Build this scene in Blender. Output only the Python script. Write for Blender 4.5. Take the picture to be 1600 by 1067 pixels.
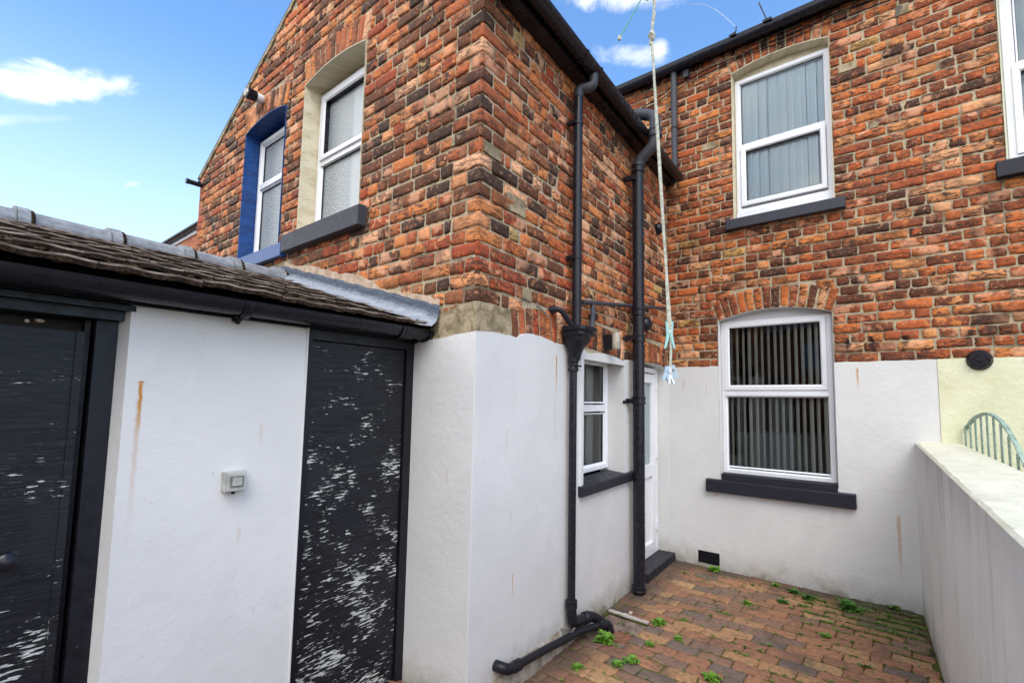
import bpy, math, random
from math import sin, cos, pi, sqrt, radians, atan2
from mathutils import Vector, Matrix
from mathutils.geometry import tessellate_polygon
for o in list(bpy.data.objects): bpy.data.objects.remove(o)
SC = bpy.context.scene
COL = SC.collection
# ------------------------------------------------------------------ camera
CAM = Vector((1.7232, -1.9373, 1.6192)); YAW, PITCH, ROLL = 0.57672, 0.08415, 0.013236; FPX = 749.51
fw = Vector((-sin(YAW)*cos(PITCH), cos(YAW)*cos(PITCH), sin(PITCH)))
rt = Vector((cos(YAW), sin(YAW), 0)); up = rt.cross(fw)
r2 = rt*cos(ROLL)+up*sin(ROLL); u2 = -rt*sin(ROLL)+up*cos(ROLL)
cd = bpy.data.cameras.new('camera'); co = bpy.data.objects.new('camera', cd); COL.objects.link(co)
M = Matrix((r2, u2, -fw)).transposed().to_4x4(); M.translation = CAM; co.matrix_world = M
cd.sensor_fit = 'HORIZONTAL'; cd.sensor_width = 36; cd.lens = FPX/1600*36
cd.shift_x = -55.04/1600; cd.shift_y = 28.84/1600; cd.clip_start = .02; cd.clip_end = 3000
SC.camera = co
SC.render.resolution_x, SC.render.resolution_y = 1024, 682
SC.view_settings.view_transform = 'Standard'; SC.view_settings.look = 'None'
SC.view_settings.exposure = 0.60; SC.view_settings.gamma = 1
# ------------------------------------------------------------------ sun
SUN_EL, SUN_AZ = 50, 138      # azimuth measured clockwise from +Y
sd = bpy.data.lights.new('sun', 'SUN'); sd.energy = 1.15; sd.angle = radians(35); sd.color = (1, .955, .9)
so = bpy.data.objects.new('sun', sd); COL.objects.link(so)
sdir = Vector((sin(radians(SUN_AZ))*cos(radians(SUN_EL)), cos(radians(SUN_AZ))*cos(radians(SUN_EL)), sin(radians(SUN_EL))))
so.rotation_euler = sdir.to_track_quat('Z', 'Y').to_euler()

# ------------------------------------------------------------------ node helper
class NT:
    def __init__(s, nt): s.nt = nt; s.n = nt.nodes; s.l = nt.links; s._tc = None
    def new(s, t, **k):
        x = s.n.new(t)
        for a, b in k.items(): setattr(x, a, b)
        return x
    def put(s, sock, v):
        if hasattr(v, 'is_output') or isinstance(v, bpy.types.NodeSocket): s.l.new(v, sock)
        elif v is not None: sock.default_value = v
    def math(s, op, a, b=None, c=None, clamp=False):
        x = s.new('ShaderNodeMath', operation=op, use_clamp=clamp); s.put(x.inputs[0], a)
        if b is not None: s.put(x.inputs[1], b)
        if c is not None: s.put(x.inputs[2], c)
        return x.outputs[0]
    def vm(s, op, a, b=None, sc=None):
        x = s.new('ShaderNodeVectorMath', operation=op); s.put(x.inputs[0], a)
        if b is not None: s.put(x.inputs[1], b)
        if sc is not None: s.put(x.inputs['Scale'], sc)
        return x.outputs['Value'] if op in ('DOT_PRODUCT', 'LENGTH') else x.outputs[0]
    def uv(s):
        if not s._tc: s._tc = s.new('ShaderNodeTexCoord')
        return s._tc.outputs['UV']
    def obj(s):
        if not s._tc: s._tc = s.new('ShaderNodeTexCoord')
        return s._tc.outputs['Object']
    def gen(s):
        if not s._tc: s._tc = s.new('ShaderNodeTexCoord')
        return s._tc.outputs['Generated']
    def map(s, v, scale=(1, 1, 1), rot=(0, 0, 0), loc=(0, 0, 0)):
        x = s.new('ShaderNodeMapping'); s.l.new(v, x.inputs['Vector'])
        s.put(x.inputs['Location'], loc); s.put(x.inputs['Rotation'], rot); s.put(x.inputs['Scale'], scale)
        return x.outputs[0]
    def noise(s, v, scale=5, detail=4, rough=.55, dist=0, out=0):
        x = s.new('ShaderNodeTexNoise'); s.l.new(v, x.inputs['Vector']); x.inputs['Scale'].default_value = scale
        x.inputs['Detail'].default_value = detail; x.inputs['Roughness'].default_value = rough; x.inputs['Distortion'].default_value = dist
        return x.outputs[out]
    def ss(s, v, a, b, lo=0., hi=1.):
        x = s.new('ShaderNodeMapRange', interpolation_type='SMOOTHSTEP'); s.put(x.inputs['Value'], v)
        x.inputs['From Min'].default_value = a; x.inputs['From Max'].default_value = b
        x.inputs['To Min'].default_value = lo; x.inputs['To Max'].default_value = hi
        return x.outputs[0]
    def mix(s, f, a, b, mode='MIX'):
        x = s.new('ShaderNodeMix', data_type='RGBA', blend_type=mode); s.put(x.inputs['Factor'], f)
        s.put(x.inputs['A'], c4(a)); s.put(x.inputs['B'], c4(b)); return x.outputs['Result']
    def ramp(s, v, stops, interp='LINEAR'):
        x = s.new('ShaderNodeValToRGB'); s.l.new(v, x.inputs[0]); cr = x.color_ramp; cr.interpolation = interp
        while len(cr.elements) < len(stops): cr.elements.new(.5)
        for e, (p, c) in zip(cr.elements, stops): e.position = p; e.color = c4(c)
        return x.outputs[0]
    def bump(s, h, strength=.3, dist=.002, normal=None):
        x = s.new('ShaderNodeBump'); s.l.new(h, x.inputs['Height']); x.inputs['Strength'].default_value = strength
        x.inputs['Distance'].default_value = dist
        if normal: s.l.new(normal, x.inputs['Normal'])
        return x.outputs[0]
def c4(c): return (*c, 1) if isinstance(c, tuple) and len(c) == 3 else c
def material(name, fn, rough=.6, spec=.5, metal=0):
    m = bpy.data.materials.new(name); m.use_nodes = True; t = NT(m.node_tree)
    b = m.node_tree.nodes['Principled BSDF']; b.inputs['Roughness'].default_value = rough
    b.inputs['Metallic'].default_value = metal; b.inputs['Specular IOR Level'].default_value = spec
    r = fn(t)
    if r.get('col') is not None: t.put(b.inputs['Base Color'], c4(r['col']))
    if r.get('rough') is not None: t.put(b.inputs['Roughness'], r['rough'])
    if r.get('normal') is not None: t.put(b.inputs['Normal'], r['normal'])
    return m

# ------------------------------------------------------------------ world: sky with clouds
W = bpy.data.worlds.new('World'); SC.world = W; W.use_nodes = True
t = NT(W.node_tree); bg = W.node_tree.nodes['Background']
sky = t.new('ShaderNodeTexSky', sky_type='NISHITA', sun_disc=False)
sky.sun_elevation = radians(SUN_EL); sky.sun_rotation = radians(SUN_AZ); sky.altitude = 0; sky.air_density = 1.0; sky.dust_density = .6; sky.ozone_density = 1.6
d = t.vm('NORMALIZE', t.gen())
sx = t.new('ShaderNodeSeparateXYZ'); t.l.new(d, sx.inputs[0]); dz = sx.outputs[2]; dy = sx.outputs[1]
hs = t.new('ShaderNodeHueSaturation'); hs.inputs['Saturation'].default_value = 1.12; hs.inputs['Value'].default_value = 2.6; t.l.new(sky.outputs[0], hs.inputs['Color'])
hor = t.ss(dz, .56, .16)
base = t.mix(t.math('MULTIPLY', hor, .55), t.mix(1., hs.outputs[0], (.90, 1.0, 1.06), 'MULTIPLY'), (7.9, 9.5, 11.3))
n1 = t.noise(t.map(d, scale=(1, 1, 1.7)), 9, 7, .62, .35); n2 = t.noise(t.map(d, scale=(1, 1, 2.2)), 2.2, 5, .55, .3)
cl = None
def cloud(c, w, h, strength, hv):
    global cl
    c = Vector(c).normalized(); hx = Vector(hv); hx = (hx-c*hx.dot(c)).normalized(); vx = c.cross(hx)
    a = t.math('DIVIDE', t.vm('DOT_PRODUCT', d, tuple(hx)), w); b = t.math('DIVIDE', t.vm('DOT_PRODUCT', d, tuple(vx)), h)
    e = t.math('ADD', t.math('MULTIPLY', a, a), t.math('MULTIPLY', b, b))
    front = t.math('GREATER_THAN', t.vm('DOT_PRODUCT', d, tuple(c)), .5)
    m = t.math('SUBTRACT', 1.0, t.math('ADD', e, t.math('MULTIPLY', t.math('SUBTRACT', n1, .5), 4.5)))
    m = t.math('MULTIPLY', t.math('MULTIPLY', t.ss(m, -.2, 1.3), front), strength)
    cl = m if cl is None else t.math('MAXIMUM', cl, m)
HL, HC = (.043, .110, .049), (.112, .057, -.010)
cloud((-.896, .145, .415), .088, .026, .98, HL); cloud((-.902, .12, .398), .10, .016, .6, HL); cloud((-.884, .175, .437), .035, .016, .7, HL)
cloud((-.312, .738, .600), .062, .022, .6, HC); cloud((-.272, .752, .602), .020, .020, .65, HC); cloud((-.30, .69, .668), .13, .022, .75, HC)
cloud((-.916, .244, .318), .012, .005, .3, HL); cloud((-.46, .62, .64), .05, .015, .2, HC); cloud((-.93, .10, .35), .07, .008, .25, HL)
# added unseen bright cloud behind the photographer, as soft frontal fill
behind = t.ss(dy, -.02, -.5); fill_cov = t.math('MULTIPLY', t.ss(n2, .34, .54), behind)
colr = t.mix(cl, base, (13.0, 12.9, 12.8))
colr = t.mix(t.math('MULTIPLY', fill_cov, .95), colr, (23.0, 22.6, 22.0))
t.l.new(colr, bg.inputs['Color']); bg.inputs['Strength'].default_value = .085

# ------------------------------------------------------------------ frames
class Frame:
    def __init__(s, o, d, n, e=(0, 0, 1)): s.o = Vector(o); s.d = Vector(d).normalized(); s.n = Vector(n).normalized(); s.e = Vector(e)
    def p(s, a, z, off=0.): return s.o+s.d*a+s.e*z+s.n*off
AB = -.0727; DD = 3.09
FS = Frame((0, 0, 0), (0, 1, 0), (1, 0, 0))
FG = Frame((0, 0, 0), (-1, .0652, 0), (-.0652, -1, 0))
FB = Frame((0, DD, 0), (1, AB, 0), (AB, -1, 0))
FO = Frame((-.4957, 0, 0), (.0427, 1, 0), (1, -.0427, 0))
FW = Frame((2.0836, DD, 0), (.0017, -1, 0), (-1, -.0017, 0))
FY = Frame((0, DD, 0), (1, AB, 0), (0, 0, 1), Vector((-AB, 1, 0)).normalized())     # ground
ZP = 1.985; CH = .085

class MB:
    def __init__(s): s.v = []; s.f = []; s.uv = []; s.mi = []; s.c = []
    def add(s, vs, fs, uvs=None, mat=0, col=(0, 0, 0)):
        b = len(s.v); s.v += [Vector(x) for x in vs]
        for f in fs:
            s.f.append([b+i for i in f]); s.mi.append(mat); s.c.append(col)
            s.uv.append([uvs[i] for i in f] if uvs else [(0, 0)]*len(f))
        return s
    def box(s, fr, a0, a1, z0, z1, o0, o1, mat=0):
        P = [(a, z, o) for a in (a0, a1) for z in (z0, z1) for o in (o0, o1)]
        fs = [(0, 1, 3, 2), (4, 6, 7, 5), (0, 4, 5, 1), (2, 3, 7, 6), (0, 2, 6, 4), (1, 5, 7, 3)]
        for f in fs:
            same_a = len({P[i][0] for i in f}) == 1; same_z = len({P[i][1] for i in f}) == 1
            uv = [((P[i][2], P[i][1]) if same_a else (P[i][0], P[i][2]) if same_z else (P[i][0], P[i][1])) for i in f]
            s.add([fr.p(*P[i]) for i in f], [(0, 1, 2, 3)], uv, mat)
        return s
    def ring(s, fr, a0, a1, z0, z1, prof, mat=0):      # mitred rectangular frame, prof = [(inset, off)...]
        cs = [(a0, z0, 1, 1), (a1, z0, -1, 1), (a1, z1, -1, -1), (a0, z1, 1, -1)]
        vs = []; 
        for a, z, sa, sz in cs:
            for i, o in prof: vs.append(fr.p(a+sa*i, z+sz*i, o))
        n = len(prof); fs = []
        for k in range(4):
            for j in range(n-1): fs.append((k*n+j, ((k+1) % 4)*n+j, ((k+1) % 4)*n+j+1, k*n+j+1))
        for f in fs: s.add([vs[i] for i in f], [(0, 1, 2, 3)], None, mat)
        return s
    def poly(s, fr, outline, holes, o1, o0, mat=0, rim=True, back=False):
        loops = [outline]+list(holes); flat = [p for l in loops for p in l]
        tris = tessellate_polygon([[Vector((p[0], p[1], 0)) for p in l] for l in loops])
        s.add([fr.p(p[0], p[1], o1) for p in flat], [tuple(x) for x in tris], [tuple(p[:2]) for p in flat], mat)
        if back: s.add([fr.p(p[0], p[1], o0) for p in flat], [tuple(x) for x in tris], [tuple(p[:2]) for p in flat], mat)
        if rim:
            for l in loops:
                for i in range(len(l)):
                    p, q = l[i], l[(i+1) % len(l)]
                    uv = [(p[0], p[1]), (q[0], q[1]), (q[0]+.02, q[1]+o0-o1), (p[0]+.02, p[1]+o0-o1)]
                    s.add([fr.p(p[0], p[1], o1), fr.p(q[0], q[1], o1), fr.p(q[0], q[1], o0), fr.p(p[0], p[1], o0)], [(0, 1, 2, 3)], uv, mat)
        return s
    def strip(s, fr, pts, o1, o0, mat=0):
        for p, q in zip(pts, pts[1:]):
            uv = [(p[0]+5, p[1]), (q[0]+5, q[1]), (q[0]+5.1, q[1]), (p[0]+5.1, p[1])]
            s.add([fr.p(p[0], p[1], o1), fr.p(q[0], q[1], o1), fr.p(q[0], q[1], o0), fr.p(p[0], p[1], o0)], [(0, 1, 2, 3)], uv, mat)
        return s
    def tube(s, pts, r, seg=14, caps=True, mat=0):
        pts = [Vector(p) for p in pts]; n = len(pts); rs = r if isinstance(r, (list, tuple)) else [r]*n
        T = []
        for i in range(n):
            a = pts[max(i-1, 0)]; b = pts[min(i+1, n-1)]
            d = (b-a)
            T.append(d.normalized() if d.length > 1e-9 else (T[-1] if T else Vector((0, 0, 1))))
        ref = Vector((0, 0, 1)) if abs(T[0].z) < .9 else Vector((1, 0, 0)); nx = T[0].cross(ref).normalized()
        vs = []; uv = []; L = 0
        for i in range(n):
            nx = (nx-T[i]*nx.dot(T[i])).normalized(); ny = T[i].cross(nx)
            if i: L += (pts[i]-pts[i-1]).length
            for k in range(seg):
                an = 2*pi*k/seg; vs.append(pts[i]+(nx*cos(an)+ny*sin(an))*rs[i]); uv.append((k/seg*.3, L))
        fs = [(i*seg+k, i*seg+(k+1) % seg, (i+1)*seg+(k+1) % seg, (i+1)*seg+k) for i in range(n-1) for k in range(seg)]
        if caps: fs += [tuple(range(seg))[::-1], tuple((n-1)*seg+k for k in range(seg))]
        return s.add(vs, fs, uv, mat)
    def cyl(s, a, b, r, seg=16, mat=0, r1=None): return s.tube([a, b], [r, r if r1 is None else r1], seg, True, mat)
    def blob(s, c, rad, seed=0, n=6, mat=0, flat=1.):
        rg = random.Random(seed); c = Vector(c); vs = []; fs = []
        for i in range(n+1):
            th = pi*i/n
            for k in range(n*2):
                ph = 2*pi*k/(n*2); q = rad*(1+rg.uniform(-.22, .22)) if 0 < i < n else rad
                vs.append(c+Vector((q*sin(th)*cos(ph), q*sin(th)*sin(ph), q*cos(th)*flat)))
        m = n*2
        fs = [(i*m+k, i*m+(k+1) % m, (i+1)*m+(k+1) % m, (i+1)*m+k) for i in range(n) for k in range(m)]
        return s.add(vs, fs, None, mat)
    def build(s, name, mats, parent=None, smooth=False, bevel=0, weld=False, cols=False):
        me = bpy.data.meshes.new(name)
        off = root_of(parent).location if parent else Vector()
        me.from_pydata([tuple(v-off) for v in s.v], [], s.f)
        uvl = me.uv_layers.new(name='UVMap'); flat = []
        for u in s.uv:
            for q in u: flat += [q[0], q[1]]
        uvl.data.foreach_set('uv', flat)
        if cols:
            ca = me.color_attributes.new('bk', 'FLOAT_COLOR', 'CORNER'); fc = []
            for f, c in zip(s.f, s.c): fc += [c[0], c[1], c[2], 1.]*len(f)
            ca.data.foreach_set('color', fc)
        for m in (mats if isinstance(mats, (list, tuple)) else [mats]): me.materials.append(m)
        me.polygons.foreach_set('material_index', s.mi)
        if smooth: me.polygons.foreach_set('use_smooth', [True]*len(s.f))
        me.update()
        if weld:
            import bmesh
            bm = bmesh.new(); bm.from_mesh(me); bmesh.ops.remove_doubles(bm, verts=bm.verts, dist=1e-5)
            bmesh.ops.recalc_face_normals(bm, faces=bm.faces); bm.to_mesh(me); bm.free()
        ob = bpy.data.objects.new(name, me); COL.objects.link(ob)
        if parent: ob.parent = parent
        if bevel:
            b = ob.modifiers.new('bevel', 'BEVEL'); b.width = bevel; b.segments = 2; b.limit_method = 'ANGLE'; b.angle_limit = radians(50)
        if smooth and smooth != True:
            md = None
        return ob
def root_of(o):
    while o.parent: o = o.parent
    return o
def tag(o, label=None, cat=None, group=None, kind=None):
    if label: o['label'] = label
    if cat: o['category'] = cat
    if group: o['group'] = group
    if kind: o['kind'] = kind
    return o
def thing(name, loc, label, cat, group=None):
    o = bpy.data.objects.new(name, None); COL.objects.link(o); o.location = loc; o.empty_display_size = .1
    return tag(o, label, cat, group)

# ------------------------------------------------------------------ materials
def streaks(t, v, items):           # rust / damp marks of given place and size: (a, z_top, length, width, strength)
    s = t.new('ShaderNodeSeparateXYZ'); wob = t.noise(v, 30, 2)
    t.l.new(v, s.inputs[0]); tot = None
    for a, z, L, w, k in items:
        x = t.math('ADD', t.math('SUBTRACT', s.outputs[0], a), t.math('MULTIPLY', t.math('SUBTRACT', wob, .5), w*1.2))
        g = t.ss(t.math('ABSOLUTE', x), w, w*.25)
        y = t.math('DIVIDE', t.math('SUBTRACT', z, s.outputs[1]), L)
        m = t.math('MULTIPLY', t.ss(y, -.03, .03), t.ss(y, 1., .15))
        m = t.math('MULTIPLY', t.math('MULTIPLY', g, m), k)
        tot = m if tot is None else t.math('MAXIMUM', tot, m)
    return tot
def white_render(name, base=(.705, .697, .68), rust=(), dirt=.5, ztop=None, streaky=0, dmg=0):
    def fn(t):
        v = t.uv(); big = t.noise(v, 1.6, 5); mid = t.noise(v, 9, 5); fine = t.noise(v, 160, 3)
        col = t.mix(t.ss(big, .35, .7), base, tuple(x*.93 for x in base))
        col = t.mix(t.math('MULTIPLY', t.ss(mid, .52, .75), .10), col, (.56, .56, .54))
        s = t.new('ShaderNodeSeparateXYZ'); t.l.new(v, s.inputs[0]); z = s.outputs[1]
        # splash dirt and green growth at the foot
        dz = t.math('ADD', z, t.math('MULTIPLY', t.math('SUBTRACT', t.noise(v, 7, 6, .65), .5), .32))
        col = t.mix(t.math('MULTIPLY', t.ss(dz, .24, -.02), dirt), col, (.30, .27, .19))
        col = t.mix(t.math('MULTIPLY', t.ss(dz, .06, -.05), dirt), col, (.16, .14, .09))
        if streaky:
            st = t.noise(t.map(v, scale=(6.5, .9, 1)), 1, 7, .6, .5); st2 = t.noise(t.map(v, scale=(2.2, 1.1, 1)), 1, 5, .6, .4)
            m = t.math('MULTIPLY', t.ss(st, .45, .75), t.ss(st2, .38, .66))
            col = t.mix(t.math('MULTIPLY', m, streaky), col, (.27, .26, .235))
            top = t.math('ADD', z, t.math('MULTIPLY', st, .55))
            col = t.mix(t.math('MULTIPLY', t.ss(top, 1.22, 1.72), .62*streaky), col, (.23, .21, .19))
        crk = t.math('MULTIPLY', t.ss(t.math('ABSOLUTE', t.math('SUBTRACT', t.noise(v, 1.9, 5, .6, .6), .5)), .0035, .0), t.ss(t.noise(v, 1.1, 2), .5, .58))
        col = t.mix(t.math('MULTIPLY', crk, .22), col, (.36, .35, .33))
        pt_ = t.ss(t.noise(v, 2.7, 3, .5, .8), .53, .545); col = t.mix(t.math('MULTIPLY', pt_, .35), col, tuple(x*.9 for x in base))
        speck = t.ss(t.noise(v, 45, 2), .74, .78)
        col = t.mix(t.math('MULTIPLY', speck, .35), col, (.28, .22, .16))
        if rust: col = t.mix(streaks(t, v, rust), col, (.50, .23, .035))
        h = t.math('ADD', t.math('MULTIPLY', t.noise(v, 22, 4), .7), t.math('ADD', t.math('MULTIPLY', fine, .28), t.math('MULTIPLY', big, 1.3)))
        return dict(col=col, normal=t.bump(h, .55, .006))
    return material(name, fn, .62, .35)
def brick_mat(name, pal, streak=.5, soot=.5, marks=()):
    def fn(t):
        at = t.new('ShaderNodeAttribute', attribute_name='bk'); sp = t.new('ShaderNodeSeparateColor'); t.l.new(at.outputs['Color'], sp.inputs[0])
        r, g, b = sp.outputs; v = t.uv()
        cmb = t.new('ShaderNodeCombineXYZ'); t.put(cmb.inputs[0], t.math('MULTIPLY', b, 41.)); t.put(cmb.inputs[1], t.math('MULTIPLY', g, 23.)); t.put(cmb.inputs[2], t.math('MULTIPLY', r, 17.))
        w = t.vm('ADD', v, cmb.outputs[0])
        base = t.ramp(r, pal, 'CONSTANT')
        base2 = t.ramp(t.math('FRACT', t.math('ADD', t.math('MULTIPLY', g, 3.7), r)), pal, 'CONSTANT')
        patch = t.noise(w, 14, 4, .6, .6)
        col = t.mix(t.math('MULTIPLY', t.ss(patch, .52, .62), t.ss(b, .45, .6)), base, base2)
        # fired surface: darker skin worn through to brighter clay
        st = t.noise(t.map(w, scale=(18, 60, 1), rot=(0, 0, .45)), 1, 5, .6, .4)
        thr = t.math('MULTIPLY', t.ss(g, -.1, .6), streak)
        col = t.mix(t.math('MULTIPLY', t.ss(st, .46, .60), thr), col, (.050, .022, .013))
        st3 = t.noise(t.map(w, scale=(40, 90, 1), rot=(0, 0, .3)), 1, 4, .65)
        col = t.mix(t.math('MULTIPLY', t.ss(st3, .55, .68), .55), col, (.07, .028, .015))
        worn = t.noise(w, 38, 5, .7)
        col = t.mix(t.math('MULTIPLY', t.ss(worn, .54, .68), .55), col, (.74, .34, .18))
        pale = t.noise(w, 8, 3, .5, .3); col = t.mix(t.math('MULTIPLY', t.math('MULTIPLY', t.ss(pale, .5, .62), t.ss(g, .55, .7)), .65), col, (.74, .37, .22))
        col = t.mix(t.math('MULTIPLY', t.ss(t.noise(v, 4.5, 6, .7), .5, .64), soot), col, (.025, .015, .012))
        col = t.mix(t.math('MULTIPLY', t.ss(t.noise(t.map(v, scale=(1, 1.6, 1)), 1.5, 6, .7), .5, .62), soot*.9), col, (.045, .022, .015))
        hsv = t.new('ShaderNodeHueSaturation'); t.l.new(col, hsv.inputs['Color'])
        t.put(hsv.inputs['Value'], t.math('ADD', .60, t.math('MULTIPLY', t.noise(w, 130, 3, .75), .85)))
        hsv.inputs['Hue'].default_value = .5035
        col = hsv.outputs[0]
        if marks: col = t.mix(streaks(t, v, marks), col, (.006, .005, .005))
        h = t.math('ADD', t.math('MULTIPLY', worn, .8), t.math('MULTIPLY', t.noise(w, 190, 3), .35))
        return dict(col=col, rough=t.ss(st, .4, .7, .9, .6), normal=t.bump(h, .9, .006))
    return material(name, fn, .85, .3)
PG = [(0, (0.589, 0.173, 0.055)), (.12, (0.422, 0.109, 0.043)), (.24, (0.640, 0.218, 0.073)), (.33, (0.143, 0.050, 0.025)), (.44, (0.061, 0.033, 0.023)), (.54, (0.384, 0.067, 0.027)),
      (.62, (0.742, 0.307, 0.140)), (.69, (0.282, 0.096, 0.041)), (.80, (0.794, 0.410, 0.231)), (.84, (0.176, 0.061, 0.029)), (.92, (0.538, 0.128, 0.043)), (.99, (0.512, 0.346, 0.134))]
PB = [(0, (0.538, 0.134, 0.039)), (.14, (0.358, 0.079, 0.029)), (.28, (0.614, 0.192, 0.055)), (.38, (0.165, 0.044, 0.021)), (.50, (0.072, 0.029, 0.019)), (.58, (0.461, 0.096, 0.029)),
      (.70, (0.640, 0.256, 0.097)), (.76, (0.282, 0.070, 0.029)), (.89, (0.717, 0.346, 0.170)), (.92, (0.589, 0.192, 0.061)), (.985, (0.576, 0.320, 0.097)), (.995, (0.039, 0.022, 0.018))]
M_BRG = brick_mat('gable brick', PG, .85, .5)
M_BRS = brick_mat('side brick', PG, .8, .4)
M_BRB = brick_mat('rear brick', PB, .95, .6, [(1.66, 2.19, .16, .028, .9), (1.83, 2.20, .17, .035, .95), (2.06, 2.19, .15, .04, .95), (2.47, 2.20, .14, .055, .9)])
def f(t):
    v = t.uv(); n = t.noise(v, 60, 5, .7)
    col = t.mix(t.ss(n, .3, .7), (.34, .28, .18), (.60, .505, .345)); col = t.mix(t.math('MULTIPLY', t.ss(t.noise(v, 3.5, 5), .47, .66), .75), col, (.12, .09, .06))
    return dict(col=col, normal=t.bump(t.math('ADD', n, t.noise(v, 14, 4)), .9, .008))
M_MORT = material('lime mortar', f, .95, .2)
def f(t):
    v = t.uv(); n = t.noise(v, 10, 6, .65)
    col = t.mix(t.ss(n, .35, .65), (.20, .155, .09), (.46, .37, .24)); col = t.mix(t.ss(t.noise(v, 5, 5), .56, .62), col, (.15, .13, .10))
    return dict(col=col, normal=t.bump(t.noise(v, 40, 6, .7), .9, .01))
M_CEM = material('cement patch', f, .95, .2)
def f(t):
    v = t.uv(); n = t.noise(v, 12, 6, .65)
    col = t.mix(t.ss(n, .35, .65), (.42, .30, .21), (.60, .47, .36))
    return dict(col=col, normal=t.bump(t.noise(v, 50, 6, .7), .9, .008))
M_FILL = material('flaunching mortar', f, .95, .2)
def f(t):
    v = t.uv(); n = t.noise(v, 14, 6, .65)
    col = t.mix(t.ss(n, .35, .65), (.24, .185, .13), (.47, .43, .37))
    return dict(col=col, normal=t.bump(t.noise(v, 50, 6, .7), .9, .008))
M_PLINTH = material('stained plinth mortar', f, .9, .2)
M_WS = white_render('white masonry paint side', rust=[(.81, 1.92, .34, .012, .8), (.80, 1.62, .4, .02, .15), (.28, 1.45, .2, .006, .35), (.33, .98, .1, .004, .5), (.36, .62, .16, .007, .65), (.85, 1.2, .1, .003, .4), (.50, 1.9, .12, .004, .25)], dirt=.85)
M_WG = white_render('white masonry paint gable', rust=[(.18, 1.24, .12, .005, .5), (.33, 1.45, .08, .003, .3)], dirt=.7)
M_WB = white_render('white masonry paint rear', rust=[(1.72, 1.93, .22, .013, .75), (.18, 1.86, .18, .012, .35), (.42, 1.80, .16, .010, .3), (1.96, .73, .60, .017, .55), (.78, 1.5, .1, .006, .1), (.50, .745, .10, .03, .12), (.95, .745, .07, .06, .14), (1.5, .745, .14, .03, .12)], dirt=.6)
M_WO = white_render('white masonry paint outhouse', rust=[(-1.252, 1.672, .02, .012, 1.), (-1.252, 1.665, .30, .0095, 1.), (-1.254, 1.62, .62, .012, .35), (-.815, 1.50, .12, .010, .22), (-.88, 1.06, .10, .012, .2)], dirt=.4)
M_WW = white_render('weathered white paint', base=(.74, .735, .72), dirt=.7, streaky=.75)
def f(t):
    v = t.uv(); n = t.noise(v, 6, 6); col = t.mix(t.ss(n, .3, .7), (.74, .73, .52), (.66, .65, .43))
    col = t.mix(t.math('MULTIPLY', t.ss(t.noise(v, 30, 4), .6, .75), .5), col, (.34, .31, .18))
    return dict(col=col, normal=t.bump(t.math('ADD', t.noise(v, 25, 4), t.math('MULTIPLY', n, 1.5)), .6, .006))
M_CREAM = material('cream masonry paint', f, .65, .3)
def f(t):
    v = t.uv(); n = t.noise(v, 6, 6); col = t.mix(t.ss(n, .3, .7), (.74, .735, .60), (.64, .63, .48))
    col = t.mix(t.math('MULTIPLY', t.ss(t.noise(v, 16, 6, .7), .56, .7), .55), col, (.30, .28, .20))
    return dict(col=col, normal=t.bump(t.math('ADD', t.noise(v, 25, 4), t.math('MULTIPLY', n, 1.5)), .7, .008))
M_COPE = material('off white coping paint', f, .7, .3)
def f(t):
    v = t.uv(); col = t.mix(t.ss(t.noise(v, 12, 5), .35, .7), (.70, .64, .48), (.60, .52, .36))
    crk = t.ss(t.math('ABSOLUTE', t.math('SUBTRACT', t.noise(v, 7, 6, .6, .5), .5)), .006, .0)
    col = t.mix(t.math('MULTIPLY', crk, .7), col, (.15, .11, .07))
    return dict(col=col, normal=t.bump(t.noise(v, 35, 5), .5, .006))
M_STONEP = material('cream painted reveal', f, .7, .3)
def f(t):
    v = t.uv(); n = t.noise(v, 18, 5); return dict(col=t.mix(t.ss(n, .35, .65), (.006, .042, .17), (.010, .072, .27)), normal=t.bump(t.math('ADD', n, t.noise(v, 90, 3)), .7, .01), rough=t.ss(n, .3, .7, .5, .28))
M_BLUE = material('blue gloss paint', f, .4, .5)
def blackp(name, col=(.018, .018, .024), r0=.25, r1=.5, chips=0.):
    def fn(t):
        v = t.obj(); n = t.noise(v, 22, 5, .6); c = t.mix(t.ss(n, .3, .8), col, tuple(x*1.35 for x in col))
        if chips:
            c = t.mix(t.ss(t.noise(t.map(v, scale=(1, 3, 1)), 55, 4, .7), .78-.1*chips, .80-.1*chips), c, (.50, .48, .44))
        return dict(col=c, rough=t.ss(n, .3, .7, r0, r1), normal=t.bump(t.math('ADD', n, t.noise(v, 120, 2)), .16, .003))
    return material(name, fn, .4, .32)
M_PIPE = blackp('black plastic pipe', (.012, .012, .017), .22, .34)
M_IRON = blackp('black painted iron', (.010, .010, .014), .3, .55, .35)
M_GREYP = blackp('sun faded grey plastic', (.045, .048, .058), .4, .6)
M_SILL = blackp('dark painted stone', (.016, .016, .024), .4, .65)
M_SILLG = blackp('slate grey painted stone', (.040, .041, .052), .5, .7)
M_WOODB = blackp('black painted wood', (.007, .007, .011), .3, .5, .6)
def f(t):
    v = t.obj(); n = t.noise(v, 3, 3); return dict(col=t.mix(t.ss(n, .3, .7), (.80, .81, .83), (.74, .75, .77)), normal=t.bump(t.noise(v, 60, 2), .04, .001))
M_UPVC = material('white upvc', f, .28, .5)
def f(t):
    n = t.noise(t.obj(), 30, 4); return dict(col=t.mix(t.ss(n, .3, .7), (.50, .50, .47), (.36, .36, .33)))
M_GREY = material('weathered grey plastic', f, .5, .4)
def f(t):
    n = t.noise(t.obj(), 30, 4); return dict(col=t.mix(t.ss(n, .3, .7), (.22, .22, .19), (.14, .14, .12)))
M_ROCK = material('grey rocker', f, .3, .5)
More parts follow.
